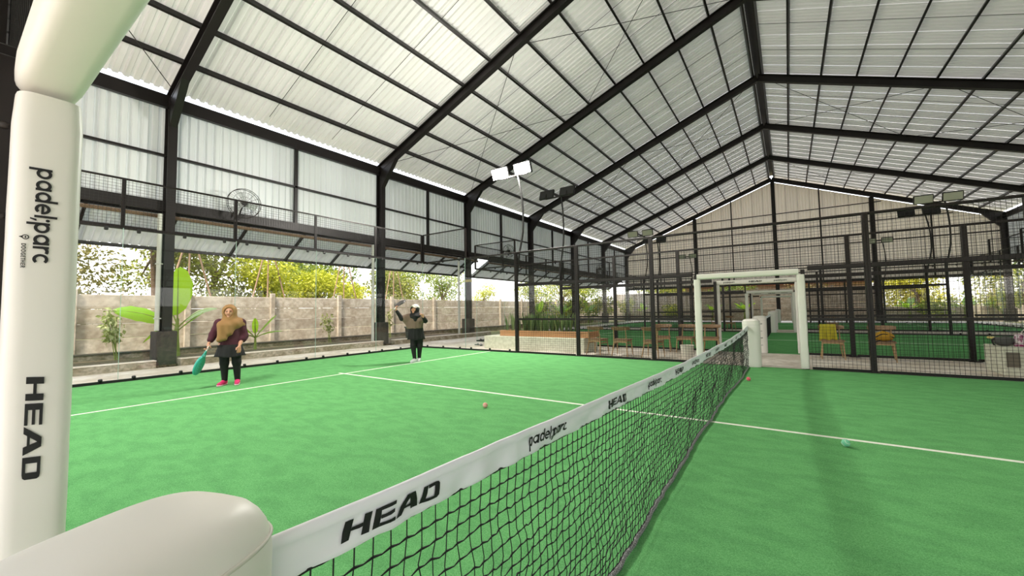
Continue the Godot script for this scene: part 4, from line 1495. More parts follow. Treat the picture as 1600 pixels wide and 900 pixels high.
	tote.albedo_texture = noise_tex(0.018, [[0.0, Color(0.45, 0.08, 0.30)], [0.40, Color(0.55, 0.14, 0.36)], [0.46, Color(0.86, 0.82, 0.83)], [1.0, Color(0.90, 0.87, 0.86)]], 256, 2, 91)
	tote.uv1_triplanar = true
	tote.uv1_scale = Vector3(3.5, 2.2, 3.5)
	part(g2, "body", b.mesh(), tote)
	b = MB.new()
	b.tube(bez([Vector3(-0.08, 0.2, 0.03), Vector3(-0.04, 0.30, 0.05), Vector3(0.04, 0.30, 0.05), Vector3(0.08, 0.2, 0.03)], 12), 0.008, 6)
	part(g2, "handle", b.mesh(), mat(Color(0.86, 0.82, 0.8), 0.8))
	var st := thing("padel_racket", "pale yellow racket sticking out over the edge of the planter block", "racket", Vector3(4.25, 0.60, -6.40), 0.0)
	racket_parts(st, mat(Color(0.82, 0.76, 0.45), 0.5), Basis(Vector3.UP, 0.2) * Basis(Vector3.BACK, 1.45) * Basis(Vector3.UP, PI / 2), Vector3(-0.02, -0.03, 0.05))

func make_chair() -> Node3D:
	# seat front towards +z, back at -z
	var t := thing("wooden_chair", "wooden chair", "chair", Vector3.ZERO, 0, "wooden chairs between the courts")
	var b := MB.new()
	b.sheet(func(i, j):
		var u: float = j / 10.0 - 0.5
		var f: float = i / 8.0
		return Vector3(u * lerpf(0.40, 0.46, f), 0.445 - 0.02 * cos(u * PI) * sin(PI * f), -0.20 + 0.42 * f), 8, 10, true)
	b.sheet(func(i, j):
		var u: float = j / 10.0 - 0.5
		var f: float = i / 8.0
		return Vector3(u * lerpf(0.38, 0.44, f), 0.415 - 0.01 * cos(u * PI) * sin(PI * f), -0.19 + 0.40 * f), 8, 10)
	b.box(Vector3(0, 0.428, 0.205), Vector3(0.44, 0.026, 0.02))
	b.box(Vector3(0, 0.428, -0.195), Vector3(0.39, 0.026, 0.02))
	for s in [-1, 1]:
		b.bar(Vector3(s * 0.195, 0.428, -0.195), Vector3(s * 0.222, 0.428, 0.21), 0.015, 0.028)
	part(t, "seat", b.mesh(), M.wood_dark)
	b = MB.new()
	var arc := func(u: float, y: float, d: float) -> Vector3:
		var h := 0.085 * (1.0 - 0.35 * pow(absf(u) * 2.0, 3.0)) * y
		return Vector3(u * 0.50, 0.735 + h + 0.015 * absf(u), -0.245 + 0.10 * pow(absf(u) * 2.0, 2.0) + d - 0.04 * y)
	var lp := [[-0.5, 0.011], [0.5, 0.011], [0.62, 0.0], [0.5, -0.011], [-0.5, -0.011], [-0.62, 0.0], [-0.5, 0.011]]
	b.sheet(func(i, j): return arc.call(i / 16.0 - 0.5, lp[j][0], lp[j][1]), 16, 6, true)
	b.weld()
	part(t, "backrest", b.mesh(), M.wood_dark)
	for s in [-1, 1]:
		b = MB.new()
		b.tube(bez([Vector3(s * 0.215, 0, 0.235), Vector3(s * 0.20, 0.25, 0.205), Vector3(s * 0.19, 0.43, 0.18)], 6), [0.011, 0.013, 0.016, 0.018, 0.018, 0.017, 0.016], 8)
		part(t, "leg", b.mesh(), M.wood)
		b = MB.new()
		b.tube(bez([Vector3(s * 0.215, 0, -0.29), Vector3(s * 0.18, 0.25, -0.22), Vector3(s * 0.165, 0.45, -0.195), Vector3(s * 0.16, 0.75, -0.245)], 10), [0.011, 0.013, 0.015, 0.017, 0.018, 0.018, 0.017, 0.016, 0.015, 0.014, 0.013], 8)
		part(t, "leg", b.mesh(), M.wood)
		b = MB.new()
		b.bar(Vector3(s * 0.20, 0.33, 0.195), Vector3(s * 0.18, 0.33, -0.21), 0.018, 0.03)
		part(t, "stretcher", b.mesh(), M.wood)
	b = MB.new()
	b.bar(Vector3(-0.175, 0.385, -0.20), Vector3(0.175, 0.385, -0.20), 0.02, 0.045)
	b.bar(Vector3(-0.19, 0.385, 0.185), Vector3(0.19, 0.385, 0.185), 0.02, 0.045)
	part(t, "seat_frame", b.mesh(), M.wood)
	return t

# padel racket: grip at the origin of `at`, head along local +y of `bs`
func racket_parts(t: Node3D, face: Material, bs: Basis, at: Vector3) -> void:
	var out := []
	var n := 36
	for i in n:
		var a := TAU * i / n
		var r := 1.0 + 0.06 * cos(2.0 * a)
		out.append(Vector2(sin(a) * 0.128 * (1.0 - 0.10 * (0.5 - 0.5 * cos(a))), 0.30 - cos(a) * 0.148) * Vector2(1, 1))
	var b := MB.new()
	for i in n:
		var p: Vector2 = out[i]
		var q: Vector2 = out[(i + 1) % n]
		var c := Vector2(0, 0.30)
		for s in [-1, 1]:
			var z: float = s * 0.018
			if s > 0:
				b.tri(Vector3(c.x, c.y, z), Vector3(q.x, q.y, z), Vector3(p.x, p.y, z))
			else:
				b.tri(Vector3(c.x, c.y, z), Vector3(p.x, p.y, z), Vector3(q.x, q.y, z))
		b.quad(Vector3(p.x, p.y, 0.018), Vector3(q.x, q.y, 0.018), Vector3(q.x, q.y, -0.018), Vector3(p.x, p.y, -0.018))
	part(t, "face", b.mesh(), face, at, bs)
	b = MB.new()
	var ring := []
	for i in n + 1:
		ring.append(Vector3(out[i % n].x, out[i % n].y, 0))
	b.tube(ring, 0.021, 8, false)
	part(t, "frame", b.mesh(), face, at, bs)
	b = MB.new()
	for s in [-1, 1]:
		b.tube(bez([Vector3(s * 0.008, 0.04, 0), Vector3(s * 0.03, 0.10, 0), Vector3(s * 0.075, 0.185, 0)], 6), 0.014, 6)
	part(t, "throat", b.mesh(), face, at, bs)
	b = MB.new()
	for p in [[0, 0], [0.045, 0], [-0.045, 0], [0, 0.045], [0, -0.045], [0.03, 0.075], [-0.03, 0.075], [0.045, 0.04], [-0.045, 0.04], [0.045, -0.04], [-0.045, -0.04]]:
		b.tube([Vector3(p[0], 0.31 + p[1], -0.0195), Vector3(p[0], 0.31 + p[1], 0.0195)], 0.006, 6)
	part(t, "hole", b.mesh(), M.black, at, bs)
	b = MB.new()
	b.tube([Vector3(0, -0.065, 0), Vector3(0, 0.06, 0)], 0.016, 8)
	b.tube([Vector3(0, -0.075, 0), Vector3(0, -0.062, 0)], 0.020, 8)
	part(t, "grip", b.mesh(), mat(Color(0.80, 0.80, 0.78), 0.7), at, bs)

# ------------------------------------------------------------------ bodies: distance fields meshed as surface nets
func cap(a: Vector3, b: Vector3, ra: float, rb: float, k := 0.03, s := Vector3.ONE, op := 0) -> Array:
	return [a, b, ra, rb, k, s, op]

func sdf(mb: MB, prims: Array, cell: float, cuts := [], disp = null) -> void:
	var lo := Vector3.INF
	var hi := -Vector3.INF
	for p in prims:
		if p[6] == 0:
			var r: float = maxf(p[2], p[3])
			var e := Vector3(r / p[5].x, r / p[5].y, r / p[5].z) + Vector3.ONE * cell * 2.5
			lo = lo.min(p[0] - e).min(p[1] - e)
			hi = hi.max(p[0] + e).max(p[1] + e)
	var nx := int((hi.x - lo.x) / cell) + 2
	var ny := int((hi.y - lo.y) / cell) + 2
	var nz := int((hi.z - lo.z) / cell) + 2
	var f := PackedFloat32Array()
	f.resize(nx * ny * nz)
	f.fill(1.0)
	for p in prims:
		var sc: Vector3 = p[5]
		var A: Vector3 = p[0] * sc
		var ba: Vector3 = p[1] * sc - A
		var bb := maxf(ba.length_squared(), 1e-9)
		var ra: float = p[2]
		var rb: float = p[3]
		var k: float = p[4]
		var r := maxf(ra, rb)
		var inv := 1.0 / maxf(sc.x, maxf(sc.y, sc.z))
		var e := Vector3(r / sc.x, r / sc.y, r / sc.z) + Vector3.ONE * (k + 2.0 * cell)
		var l: Vector3 = ((p[0] as Vector3).min(p[1]) - e - lo) / cell
		var h: Vector3 = ((p[0] as Vector3).max(p[1]) + e - lo) / cell
		for z in range(maxi(0, int(l.z)), mini(nz, int(h.z) + 2)):
			for y in range(maxi(0, int(l.y)), mini(ny, int(h.y) + 2)):
				var at := (z * ny + y) * nx
				for x in range(maxi(0, int(l.x)), mini(nx, int(h.x) + 2)):
					var pa := (lo + Vector3(x, y, z) * cell) * sc - A
					var t := clampf(pa.dot(ba) / bb, 0.0, 1.0)
					var d := ((pa - ba * t).length() - lerpf(ra, rb, t)) * inv
					var o := f[at + x]
					if p[6] == 0:
						var g := maxf(k - absf(o - d), 0.0) / maxf(k, 1e-6)
						f[at + x] = minf(o, d) - g * g * k * 0.25
					else:
						f[at + x] = maxf(o, -d)
	for c in cuts:
		for z in nz:
			for y in ny:
				for x in nx:
					var at := (z * ny + y) * nx + x
					f[at] = maxf(f[at], (lo + Vector3(x, y, z) * cell).dot(c[0]) - c[1])
	var base := mb.v.size()
	var id := PackedInt32Array()
	id.resize(nx * ny * nz)
	id.fill(-1)
	var off := [0, 1, nx, nx + 1, nx * ny, nx * ny + 1, nx * ny + nx, nx * ny + nx + 1]
	var crn := [Vector3(0, 0, 0), Vector3(1, 0, 0), Vector3(0, 1, 0), Vector3(1, 1, 0), Vector3(0, 0, 1), Vector3(1, 0, 1), Vector3(0, 1, 1), Vector3(1, 1, 1)]
	var edges := [[0, 1], [2, 3], [4, 5], [6, 7], [0, 2], [1, 3], [4, 6], [5, 7], [0, 4], [1, 5], [2, 6], [3, 7]]
	for z in nz - 1:
		for y in ny - 1:
			for x in nx - 1:
				var at := (z * ny + y) * nx + x
				var neg := 0
				for q in 8:
					if f[at + off[q]] < 0.0:
						neg += 1
				if neg == 0 or neg == 8:
					continue
				var s := Vector3.ZERO
				var m := 0
				for e in edges:
					var a := f[at + off[e[0]]]
					var b := f[at + off[e[1]]]
					if (a < 0.0) != (b < 0.0):
						s += (crn[e[0]] as Vector3).lerp(crn[e[1]], a / (a - b))
						m += 1
				id[at] = mb.v.size()
				mb.v.append(lo + (Vector3(x, y, z) + s / m) * cell)
				mb.n.append(Vector3.ZERO)
				mb.uv.append(Vector2.ZERO)
	var i0 := mb.ix.size()
	var st := [1, nx, nx * ny]
	for z in range(1, nz - 1):
		for y in range(1, ny - 1):
			for x in range(1, nx - 1):
				var at := (z * ny + y) * nx + x
				var a := f[at] < 0.0
				for ax in 3:
					var b := f[at + st[ax]] < 0.0
					if a == b:
						continue
					var u: int = st[(ax + 1) % 3]
					var w: int = st[(ax + 2) % 3]
					var q := [id[at - u - w], id[at - w], id[at], id[at - u]]
					if q.has(-1):
						continue
					# counter-clockwise seen along +axis when inside lies below
					if a:
						for t in [0, 2, 1, 0, 3, 2]:
							mb.ix.append(q[t])
					else:
						for t in [0, 1, 2, 0, 2, 3]:
							mb.ix.append(q[t])
	for rnd in 2:
		for i in range(base, mb.v.size()):
			mb.n[i] = Vector3.ZERO
		for i in range(i0, mb.ix.size(), 3):
			var A := mb.v[mb.ix[i]]; var B := mb.v[mb.ix[i + 1]]; var C := mb.v[mb.ix[i + 2]]
			var m := (C - A).cross(B - A)
			mb.n[mb.ix[i]] += m; mb.n[mb.ix[i + 1]] += m; mb.n[mb.ix[i + 2]] += m
		for i in range(base, mb.v.size()):
			mb.n[i] = mb.n[i].normalized()
		if rnd == 0:
			if disp == null:
				break
			for i in range(base, mb.v.size()):
				mb.v[i] += mb.n[i] * disp.call(mb.v[i])

# hand from the wrist along d, back of the hand facing nrm, thumb to the side th; curl 0 flat .. 1 fist
func hand(mb: MB, wrist: Vector3, d: Vector3, th: Vector3, curl: float) -> void:
	d = d.normalized()
	th = (th - d * th.dot(d)).normalized()
	var pn := d.cross(th)
	var P := []
	var kn := wrist + d * 0.075
	P.append(cap(wrist, wrist + d * 0.03, 0.022, 0.024, 0.02))
	for i in 4:
		var s := th * (0.027 - 0.018 * i)
		P.append(cap(wrist + d * 0.02 + s * 0.6, kn + s, 0.013, 0.011, 0.012))
	var len := [0.068, 0.075, 0.070, 0.055]
	for i in 4:
		var q := kn + th * (0.027 - 0.018 * i)
		var dir := d
		for g in 3:
			dir = dir.rotated(th, -curl * (1.35 if g else 0.9) * 0.8)
			var e: Vector3 = q + dir * len[i] * [0.45, 0.32, 0.23][g]
			P.append(cap(q, e, 0.0088 - 0.0008 * g, 0.0082 - 0.0008 * g, 0.004))
			q = e
	var t0 := wrist + d * 0.025 + th * 0.022
	var t1 := t0 + (d * 0.6 + th * 0.8 - pn * curl * 0.5).normalized() * 0.036
	var t2 := t1 + (d * 0.9 + th * (0.35 - 0.5 * curl) - pn * curl * 0.9).normalized() * 0.036
	P.append(cap(t0, t1, 0.012, 0.010, 0.008))
	P.append(cap(t1, t2, 0.010, 0.0085, 0.005))
	sdf(mb, P, 0.004)

func skirt(y0: float, y1: float, w0: Vector2, w1: Vector2, c0: Vector3, c1: Vector3, folds: int, amp: float, thick := 0.012) -> ArrayMesh:
	var b := MB.new()
	b.sheet(func(i, j):
		var f: float = i / 12.0
		var r := 1.0
		if i > 8:
			f = 0.0 if i == 12 else (12 - i) / 4.0 * 0.9
			f = 1.0 - 0.02 if i == 9 else f
			r = 0.93
		else:
			f = i / 8.0
		var a: float = TAU * (j % 72) / 72.0
		var w := w0.lerp(w1, f)
		var fo := 1.0 + amp * f * (sin(a * folds) + 0.5 * sin(a * (folds * 0.5 + 2.0) + 1.7))
		return c0.lerp(c1, f) + Vector3(cos(a) * w.x * fo * r, lerpf(y0, y1, f) + 0.008 * sin(a * 3.0) * f, sin(a) * w.y * fo * r), 12, 72)
	b.weld()
	return b.mesh()

func shoe(mb_main: MB, mb_sole: MB, heel: Vector3, toe: Vector3) -> void:
	var d := (toe - heel)
	sdf(mb_main, [cap(heel + Vector3(0, 0.055, 0), heel + d * 0.35 + Vector3(0, 0.055, 0), 0.037, 0.040, 0.02), cap(heel + d * 0.3 + Vector3(0, 0.045, 0), toe + Vector3(0, 0.035, 0), 0.040, 0.034, 0.02), cap(heel + Vector3(0, 0.06, 0), heel + Vector3(0, 0.098, 0), 0.035, 0.036, 0.02)], 0.009, [[Vector3.DOWN, -0.018], [Vector3.UP, 0.105]])
	sdf(mb_sole, [cap(heel + Vector3(0, 0.02, 0) - d.normalized() * 0.003, toe + Vector3(0, 0.02, 0) + d.normalized() * 0.006, 0.040, 0.038, 0.01)], 0.008, [[Vector3.UP, 0.024], [Vector3.DOWN, -0.001]])

func face_parts(t: Node3D, at: Vector3, bs: Basis) -> void:
	var dark := mat(Color(0.08, 0.05, 0.045), 0.3)
	for s in [-1, 1]:
		var b := MB.new()
		b.tube([Vector3(s * 0.018, 0, 0), Vector3(s * 0.043, -0.001, -0.006)], [0.005, 0.0045], 8)
		part(t, "eye", b.mesh(), dark, at + bs * Vector3(0, 0.008, 0.089), bs)
		b = MB.new()
		b.tube([Vector3(s * 0.014, 0, 0), Vector3(s * 0.034, 0.004, -0.001), Vector3(s * 0.05, -0.001, -0.012)], [0.003, 0.0035, 0.002], 6)
		part(t, "eyebrow", b.mesh(), dark, at + bs * Vector3(0, 0.026, 0.090), bs)
	var b := MB.new()
	b.tube([Vector3(-0.022, 0.001, -0.004), Vector3(-0.008, 0, 0.002), Vector3(0.008, 0, 0.002), Vector3(0.022, 0.001, -0.004)], [0.002, 0.005, 0.005, 0.002], 8)
	part(t, "mouth", b.mesh(), mat(Color(0.58, 0.24, 0.22), 0.4), at + bs * Vector3(0, -0.050, 0.088), bs)

func head_prims(c: Vector3, bs: Basis) -> Array:
	return [cap(c + bs * Vector3(0, 0.03, -0.012), c + bs * Vector3(0, 0.02, 0.0), 0.086, 0.082, 0.02),
		cap(c + bs * Vector3(0, -0.02, 0.022), c + bs * Vector3(0, -0.065, 0.035), 0.066, 0.042, 0.03),
		cap(c + bs * Vector3(0, 0.012, 0.083), c + bs * Vector3(0, -0.022, 0.097), 0.008, 0.012, 0.012),
		cap(c + bs * Vector3(-0.034, -0.02, 0.06), c + bs * Vector3(-0.03, -0.03, 0.06), 0.024, 0.022, 0.02),
		cap(c + bs * Vector3(0.034, -0.02, 0.06), c + bs * Vector3(0.03, -0.03, 0.06), 0.024, 0.022, 0.02),
		cap(c + bs * Vector3(0, -0.078, 0.062), c + bs * Vector3(0, -0.08, 0.064), 0.020, 0.018, 0.02),
		cap(c + bs * Vector3(-0.088, -0.005, -0.01), c + bs * Vector3(-0.088, -0.03, -0.008), 0.014, 0.010, 0.008),
		cap(c + bs * Vector3(0.088, -0.005, -0.01), c + bs * Vector3(0.088, -0.03, -0.008), 0.014, 0.010, 0.008),
		cap(c + bs * Vector3(0, -0.04, -0.01), c + Vector3(0, -0.16, -0.02), 0.05, 0.05, 0.02)]

func body_prims(j: Dictionary) -> Array:
	var P := [cap(j.pelvis, j.chest, 0.125, 0.125, 0.06, Vector3(1, 1, 1.35)), cap(j.chest, j.neck, 0.125, 0.055, 0.06, Vector3(1, 1, 1.3)), cap(j.sa, j.sb, 0.06, 0.06, 0.05)]
	for s in ["a", "b"]:
		P.append(cap(j["s" + s], j["e" + s], 0.050, 0.040, 0.03))
		P.append(cap(j["e" + s], j["w" + s], 0.038, 0.023, 0.02))
		P.append(cap(j["h" + s], j["k" + s], 0.090, 0.060, 0.04))
		P.append(cap(j["k" + s], j["f" + s], 0.058, 0.036, 0.03))
	return P

func build_people() -> void:
	var face := Basis(Vector3.UP, 0.0)
	# ---------------- player in the brown hijab
	var W := thing("person", "player in brown hijab, maroon top and pink shoes holding a teal racket low", "person", Vector3(-7.70, 0, 1.84), 1.211)
	var j := {"pelvis": Vector3(0.01, 0.78, 0), "chest": Vector3(0, 1.04, 0), "neck": Vector3(0, 1.19, 0), "sa": Vector3(-0.16, 1.12, 0), "ea": Vector3(-0.245, 0.91, 0.0), "wa": Vector3(-0.305, 0.76, 0.07), "sb": Vector3(0.165, 1.12, 0), "eb": Vector3(0.215, 0.87, -0.01), "wb": Vector3(0.145, 0.70, 0.13),
		"ha": Vector3(-0.08, 0.74, 0), "ka": Vector3(-0.072, 0.40, 0.02), "fa": Vector3(-0.062, 0.08, -0.02), "hb": Vector3(0.09, 0.74, 0), "kb": Vector3(0.112, 0.40, 0.03), "fb": Vector3(0.130, 0.08, 0.0)}
	var hc := Vector3(-0.012, 1.315, 0.03)
	var hb := Basis(Vector3.UP, -0.15)
	var mb := MB.new()
	sdf(mb, body_prims(j), 0.013)
	sdf(mb, head_prims(hc, hb), 0.005)
	hand(mb, j.wa, Vector3(-0.10, -0.9, 0.25), Vector3(0.2, 0.1, 0.9), 0.85)
	hand(mb, j.wb, Vector3(-0.05, -0.95, 0.25), Vector3(-0.8, 0.1, 0.4), 0.3)
	part(W, "body", mb.mesh(), M.skin)
	face_parts(W, hc, hb)
	var black := mat(Color(0.055, 0.055, 0.06), 0.8)
	mb = MB.new()
	sdf(mb, [cap(j.ha, j.ka, 0.100, 0.070, 0.03), cap(j.ka, j.fa, 0.068, 0.045, 0.03), cap(j.hb, j.kb, 0.100, 0.070, 0.03), cap(j.kb, j.fb, 0.068, 0.045, 0.03), cap(j.ha, j.hb, 0.10, 0.10, 0.05)], 0.012, [[Vector3.DOWN, -0.07], [Vector3.UP, 0.72]])
	part(W, "leggings", mb.mesh(), black)
	part(W, "skirt", skirt(0.73, 0.515, Vector2(0.175, 0.15), Vector2(0.232, 0.19), Vector3(0.01, 0, 0), Vector3(0.01, 0, 0.01), 17, 0.035), black)
	var maroon := mat(Color(0.27, 0.085, 0.15), 0.85)
	maroon.rim_enabled = true
	maroon.rim = 0.3
	var nz := FastNoiseLite.new()
	nz.frequency = 6.0
	var fold := func(p: Vector3) -> float: return 0.010 * nz.get_noise_3d(p.x * 2.2, p.y * 0.8, p.z * 2.2)
	mb = MB.new()
	sdf(mb, [cap(Vector3(0.01, 0.70, 0), j.chest, 0.178, 0.15, 0.06, Vector3(1, 1, 1.25)), cap(j.chest, j.neck, 0.15, 0.06, 0.06, Vector3(1, 1, 1.25)), cap(j.sa, j.sb, 0.075, 0.075, 0.05), cap(j.sa, j.ea, 0.070, 0.066, 0.03), cap(j.ea, j.ea.lerp(j.wa, 0.55), 0.064, 0.055, 0.02), cap(j.sb, j.eb, 0.074, 0.072, 0.03), cap(j.eb, j.eb.lerp(j.wb, 0.28), 0.070, 0.066, 0.02)], 0.012, [[Vector3.DOWN, -0.635]], fold)
	part(W, "tunic", mb.mesh(), maroon)
	var brown := mat(Color(0.56, 0.42, 0.25), 0.85)
	brown.rim_enabled = true
	brown.rim = 0.3
	var drape := func(p: Vector3) -> float:
		return 0.007 * sin(p.x * 44.0 + p.y * 20.0 + 1.2 * sin(p.y * 9.0)) * smoothstep(1.24, 1.05, p.y) * smoothstep(-0.06, 0.05, p.z)
	mb = MB.new()
	sdf(mb, [cap(hc + Vector3(0, 0.035, -0.03), hc + Vector3(0, 0.02, -0.01), 0.112, 0.112, 0.03), cap(hc + Vector3(0, 0, -0.02), Vector3(0, 1.17, -0.005), 0.105, 0.11, 0.04), cap(Vector3(0, 1.17, 0.0), Vector3(0.02, 1.10, 0.0), 0.115, 0.13, 0.05), cap(Vector3(-0.11, 1.09, 0.03), Vector3(0.13, 1.11, 0.02), 0.088, 0.088, 0.05),
		cap(Vector3(-0.11, 1.06, 0.09), Vector3(-0.145, 0.83, 0.14), 0.085, 0.05, 0.04), cap(Vector3(-0.03, 1.06, 0.10), Vector3(-0.07, 0.86, 0.15), 0.085, 0.045, 0.04), cap(Vector3(0.06, 1.09, 0.07), Vector3(0.0, 0.95, 0.13), 0.085, 0.045, 0.04), cap(Vector3(0.15, 1.12, 0.0), Vector3(0.18, 1.08, 0.02), 0.085, 0.055, 0.04),
		cap(hc + hb * Vector3(0, -0.005, 0.10), hc + hb * Vector3(0, -0.03, 0.14), 0.080, 0.080, 0.0, Vector3(1.05, 0.85, 1), 1)], 0.009, [], drape)
	part(W, "hijab", mb.mesh(), brown)
	var m1 := MB.new()
	var m2 := MB.new()
	shoe(m1, m2, Vector3(-0.055, 0, -0.05), Vector3(-0.14, 0, 0.11))
	shoe(m1, m2, Vector3(0.132, 0, -0.04), Vector3(0.118, 0, 0.15))
	part(W, "shoes", m1.mesh(), mat(Color(0.85, 0.16, 0.42), 0.6))
	part(W, "soles", m2.mesh(), mat(Color(0.88, 0.72, 0.76), 0.6))
	var r1 := thing("padel_racket", "teal racket hanging from the hand of the player in brown hijab", "racket", W.position, 1.211)
	var dn := Vector3(-0.16, -0.40, 0.10).normalized()
	var fx := Vector3(0.88, -0.28, 0.38)
	fx = (fx - dn * fx.dot(dn)).normalized()
	racket_parts(r1, mat(Color(0.22, 0.66, 0.60), 0.4), Basis(dn.cross(fx), dn, fx), Vector3(-0.318, 0.672, 0.115))
	# ---------------- player in the white cap
	var V := thing("person", "player in white cap, black hijab and taupe top raising a racket overhead", "person", Vector3(-7.10, 0, -2.10), 0.80)
	j = {"pelvis": Vector3(0.0, 0.78, 0), "chest": Vector3(-0.03, 1.04, 0), "neck": Vector3(-0.035, 1.19, 0), "sa": Vector3(-0.18, 1.13, 0), "ea": Vector3(-0.365, 1.10, 0.06), "wa": Vector3(-0.495, 1.31, 0.09), "sb": Vector3(0.12, 1.13, 0), "eb": Vector3(0.215, 1.03, 0.03), "wb": Vector3(0.17, 1.13, 0.17),
		"ha": Vector3(-0.075, 0.74, 0), "ka": Vector3(-0.085, 0.40, 0.05), "fa": Vector3(-0.05, 0.08, 0.03), "hb": Vector3(0.08, 0.74, 0), "kb": Vector3(0.075, 0.40, 0.0), "fb": Vector3(0.055, 0.08, -0.16)}
	hc = Vector3(-0.045, 1.315, 0.02)
	hb = Basis(Vector3.UP, -0.45) * Basis(Vector3.RIGHT, -0.3)
	mb = MB.new()
	sdf(mb, body_prims(j), 0.013)
	sdf(mb, head_prims(hc, hb), 0.005)
	hand(mb, j.wa, Vector3(-0.15, 0.95, 0.05), Vector3(0.3, 0.1, 0.9), 0.85)
	hand(mb, j.wb, Vector3(-0.35, 0.75, 0.35), Vector3(-0.7, 0.2, -0.4), 0.6)
	part(V, "body", mb.mesh(), M.skin)
	face_parts(V, hc, hb)
	mb = MB.new()
	sdf(mb, [cap(j.ha, j.ka, 0.100, 0.070, 0.03), cap(j.ka, j.fa, 0.068, 0.045, 0.03), cap(j.hb, j.kb, 0.100, 0.070, 0.03), cap(j.kb, j.fb, 0.068, 0.045, 0.03), cap(j.ha, j.hb, 0.10, 0.10, 0.05)], 0.012, [[Vector3.DOWN, -0.07], [Vector3.UP, 0.72]])
	part(V, "leggings", mb.mesh(), black)
	part(V, "skirt", skirt(0.90, 0.565, Vector2(0.17, 0.14), Vector2(0.215, 0.17), Vector3(-0.015, 0, 0), Vector3(-0.015, 0, 0), 15, 0.045), black)
	mb = MB.new()
	sdf(mb, [cap(j.sa, j.ea, 0.066, 0.06, 0.03), cap(j.ea, j.ea.lerp(j.wa, 0.86), 0.058, 0.042, 0.02), cap(j.sb, j.eb, 0.066, 0.06, 0.03), cap(j.eb, j.eb.lerp(j.wb, 0.8), 0.058, 0.045, 0.02)], 0.011)
	part(V, "undershirt_sleeves", mb.mesh(), black)
	var taupe := mat(Color(0.46, 0.38, 0.33), 0.9)
	taupe.rim_enabled = true
	taupe.rim = 0.3
	mb = MB.new()
	sdf(mb, [cap(Vector3(-0.04, 0.84, 0), j.chest, 0.20, 0.19, 0.06, Vector3(1, 1, 1.25)), cap(j.chest, j.neck, 0.17, 0.07, 0.06, Vector3(1, 1, 1.25)), cap(j.sa, j.sb, 0.085, 0.085, 0.05), cap(j.sa, j.sa.lerp(j.ea, 0.62), 0.088, 0.085, 0.04), cap(Vector3(-0.24, 1.06, 0.02), Vector3(-0.17, 0.92, 0), 0.09, 0.08, 0.06), cap(j.sb, j.sb.lerp(j.eb, 0.55), 0.085, 0.08, 0.04)], 0.012, [[Vector3.DOWN, -0.845]], fold)
	part(V, "poncho_top", mb.mesh(), taupe)
	mb = MB.new()
	sdf(mb, [cap(hc + Vector3(0, 0.025, -0.03), hc + Vector3(0, 0.01, -0.01), 0.106, 0.108, 0.03), cap(hc + Vector3(0, 0, -0.02), Vector3(-0.035, 1.17, 0.0), 0.10, 0.10, 0.04), cap(Vector3(-0.10, 1.15, 0.04), Vector3(0.03, 1.15, 0.04), 0.09, 0.09, 0.04), cap(Vector3(-0.035, 1.12, 0.10), Vector3(-0.03, 1.06, 0.13), 0.09, 0.045, 0.04),
		cap(hc + hb * Vector3(0, 0.0, 0.10), hc + hb * Vector3(0, -0.03, 0.14), 0.072, 0.068, 0.0, Vector3(1.08, 0.92, 1), 1)], 0.009)
	part(V, "hijab", mb.mesh(), black)
	mb = MB.new()
	sdf(mb, [cap(hc + hb * Vector3(0, 0.045, -0.015), hc + hb * Vector3(0, 0.04, 0.0), 0.112, 0.110, 0.02)], 0.008, [[-hb.y, -(hb.y.dot(hc) + 0.055)]])
	mb.sheet(func(i, q):
		var f: float = i / 5.0
		var u: float = q / 10.0 - 0.5
		return hc + hb * Vector3(u * 0.19 * sqrt(1.0 - 0.75 * f * f), 0.062 - 0.03 * pow(absf(u) * 2.0, 2.0) - 0.012 * f, 0.075 + f * 0.095 * (1.0 - pow(absf(u) * 1.8, 2.0) * 0.35)), 5, 10, true)
	part(V, "cap", mb.mesh(), mat(Color(0.86, 0.84, 0.80), 0.8))
	m1 = MB.new()
	m2 = MB.new()
	shoe(m1, m2, Vector3(-0.03, 0, 0.01), Vector3(-0.12, 0, 0.16))
	shoe(m1, m2, Vector3(0.055, 0, -0.19), Vector3(0.04, 0, -0.03))
	part(V, "shoes", m1.mesh(), mat(Color(0.87, 0.87, 0.88), 0.6))
	part(V, "soles", m2.mesh(), mat(Color(0.80, 0.80, 0.82), 0.6))
	var r2 := thing("padel_racket", "dark grey and white racket in the raised hand of the player in the cap", "racket", V.position, 0.80)
	var up := Vector3(0.30, 0.36, -0.75).normalized()
	fx = Vector3(-0.42, 0.85, 0.25)
	fx = (fx - up * fx.dot(up)).normalized()
	racket_parts(r2, mat(Color(0.30, 0.29, 0.29), 0.4), Basis(up.cross(fx), up, fx), Vector3(-0.512, 1.375, 0.115))

# ------------------------------------------------------------------ small things
func ball(lab: String, at: Vector3, c: Color) -> void:
	var t := thing("padel_ball", lab, "ball", at + Vector3(0, 0.033, 0), rng.randf() * 6.0)
	var s := SphereMesh.new()
	s.radius = 0.033
	s.height = 0.066
	var m := mat(c, 0.95)
	m.rim_enabled = true
	m.rim = 0.5
	part(t, "felt", s, m)
	var b := MB.new()
	var P := []
	for i in 61:
		var a := TAU * i / 60.0
		P.append(Vector3(cos(a) + 0.35 * cos(3.0 * a), sin(a) - 0.35 * sin(3.0 * a), 1.1 * sin(2.0 * a)).normalized() * 0.0328)
	b.tube(P, 0.0016, 5, false)
	part(t, "seam", b.mesh(), mat(Color(0.85, 0.84, 0.80), 0.8))

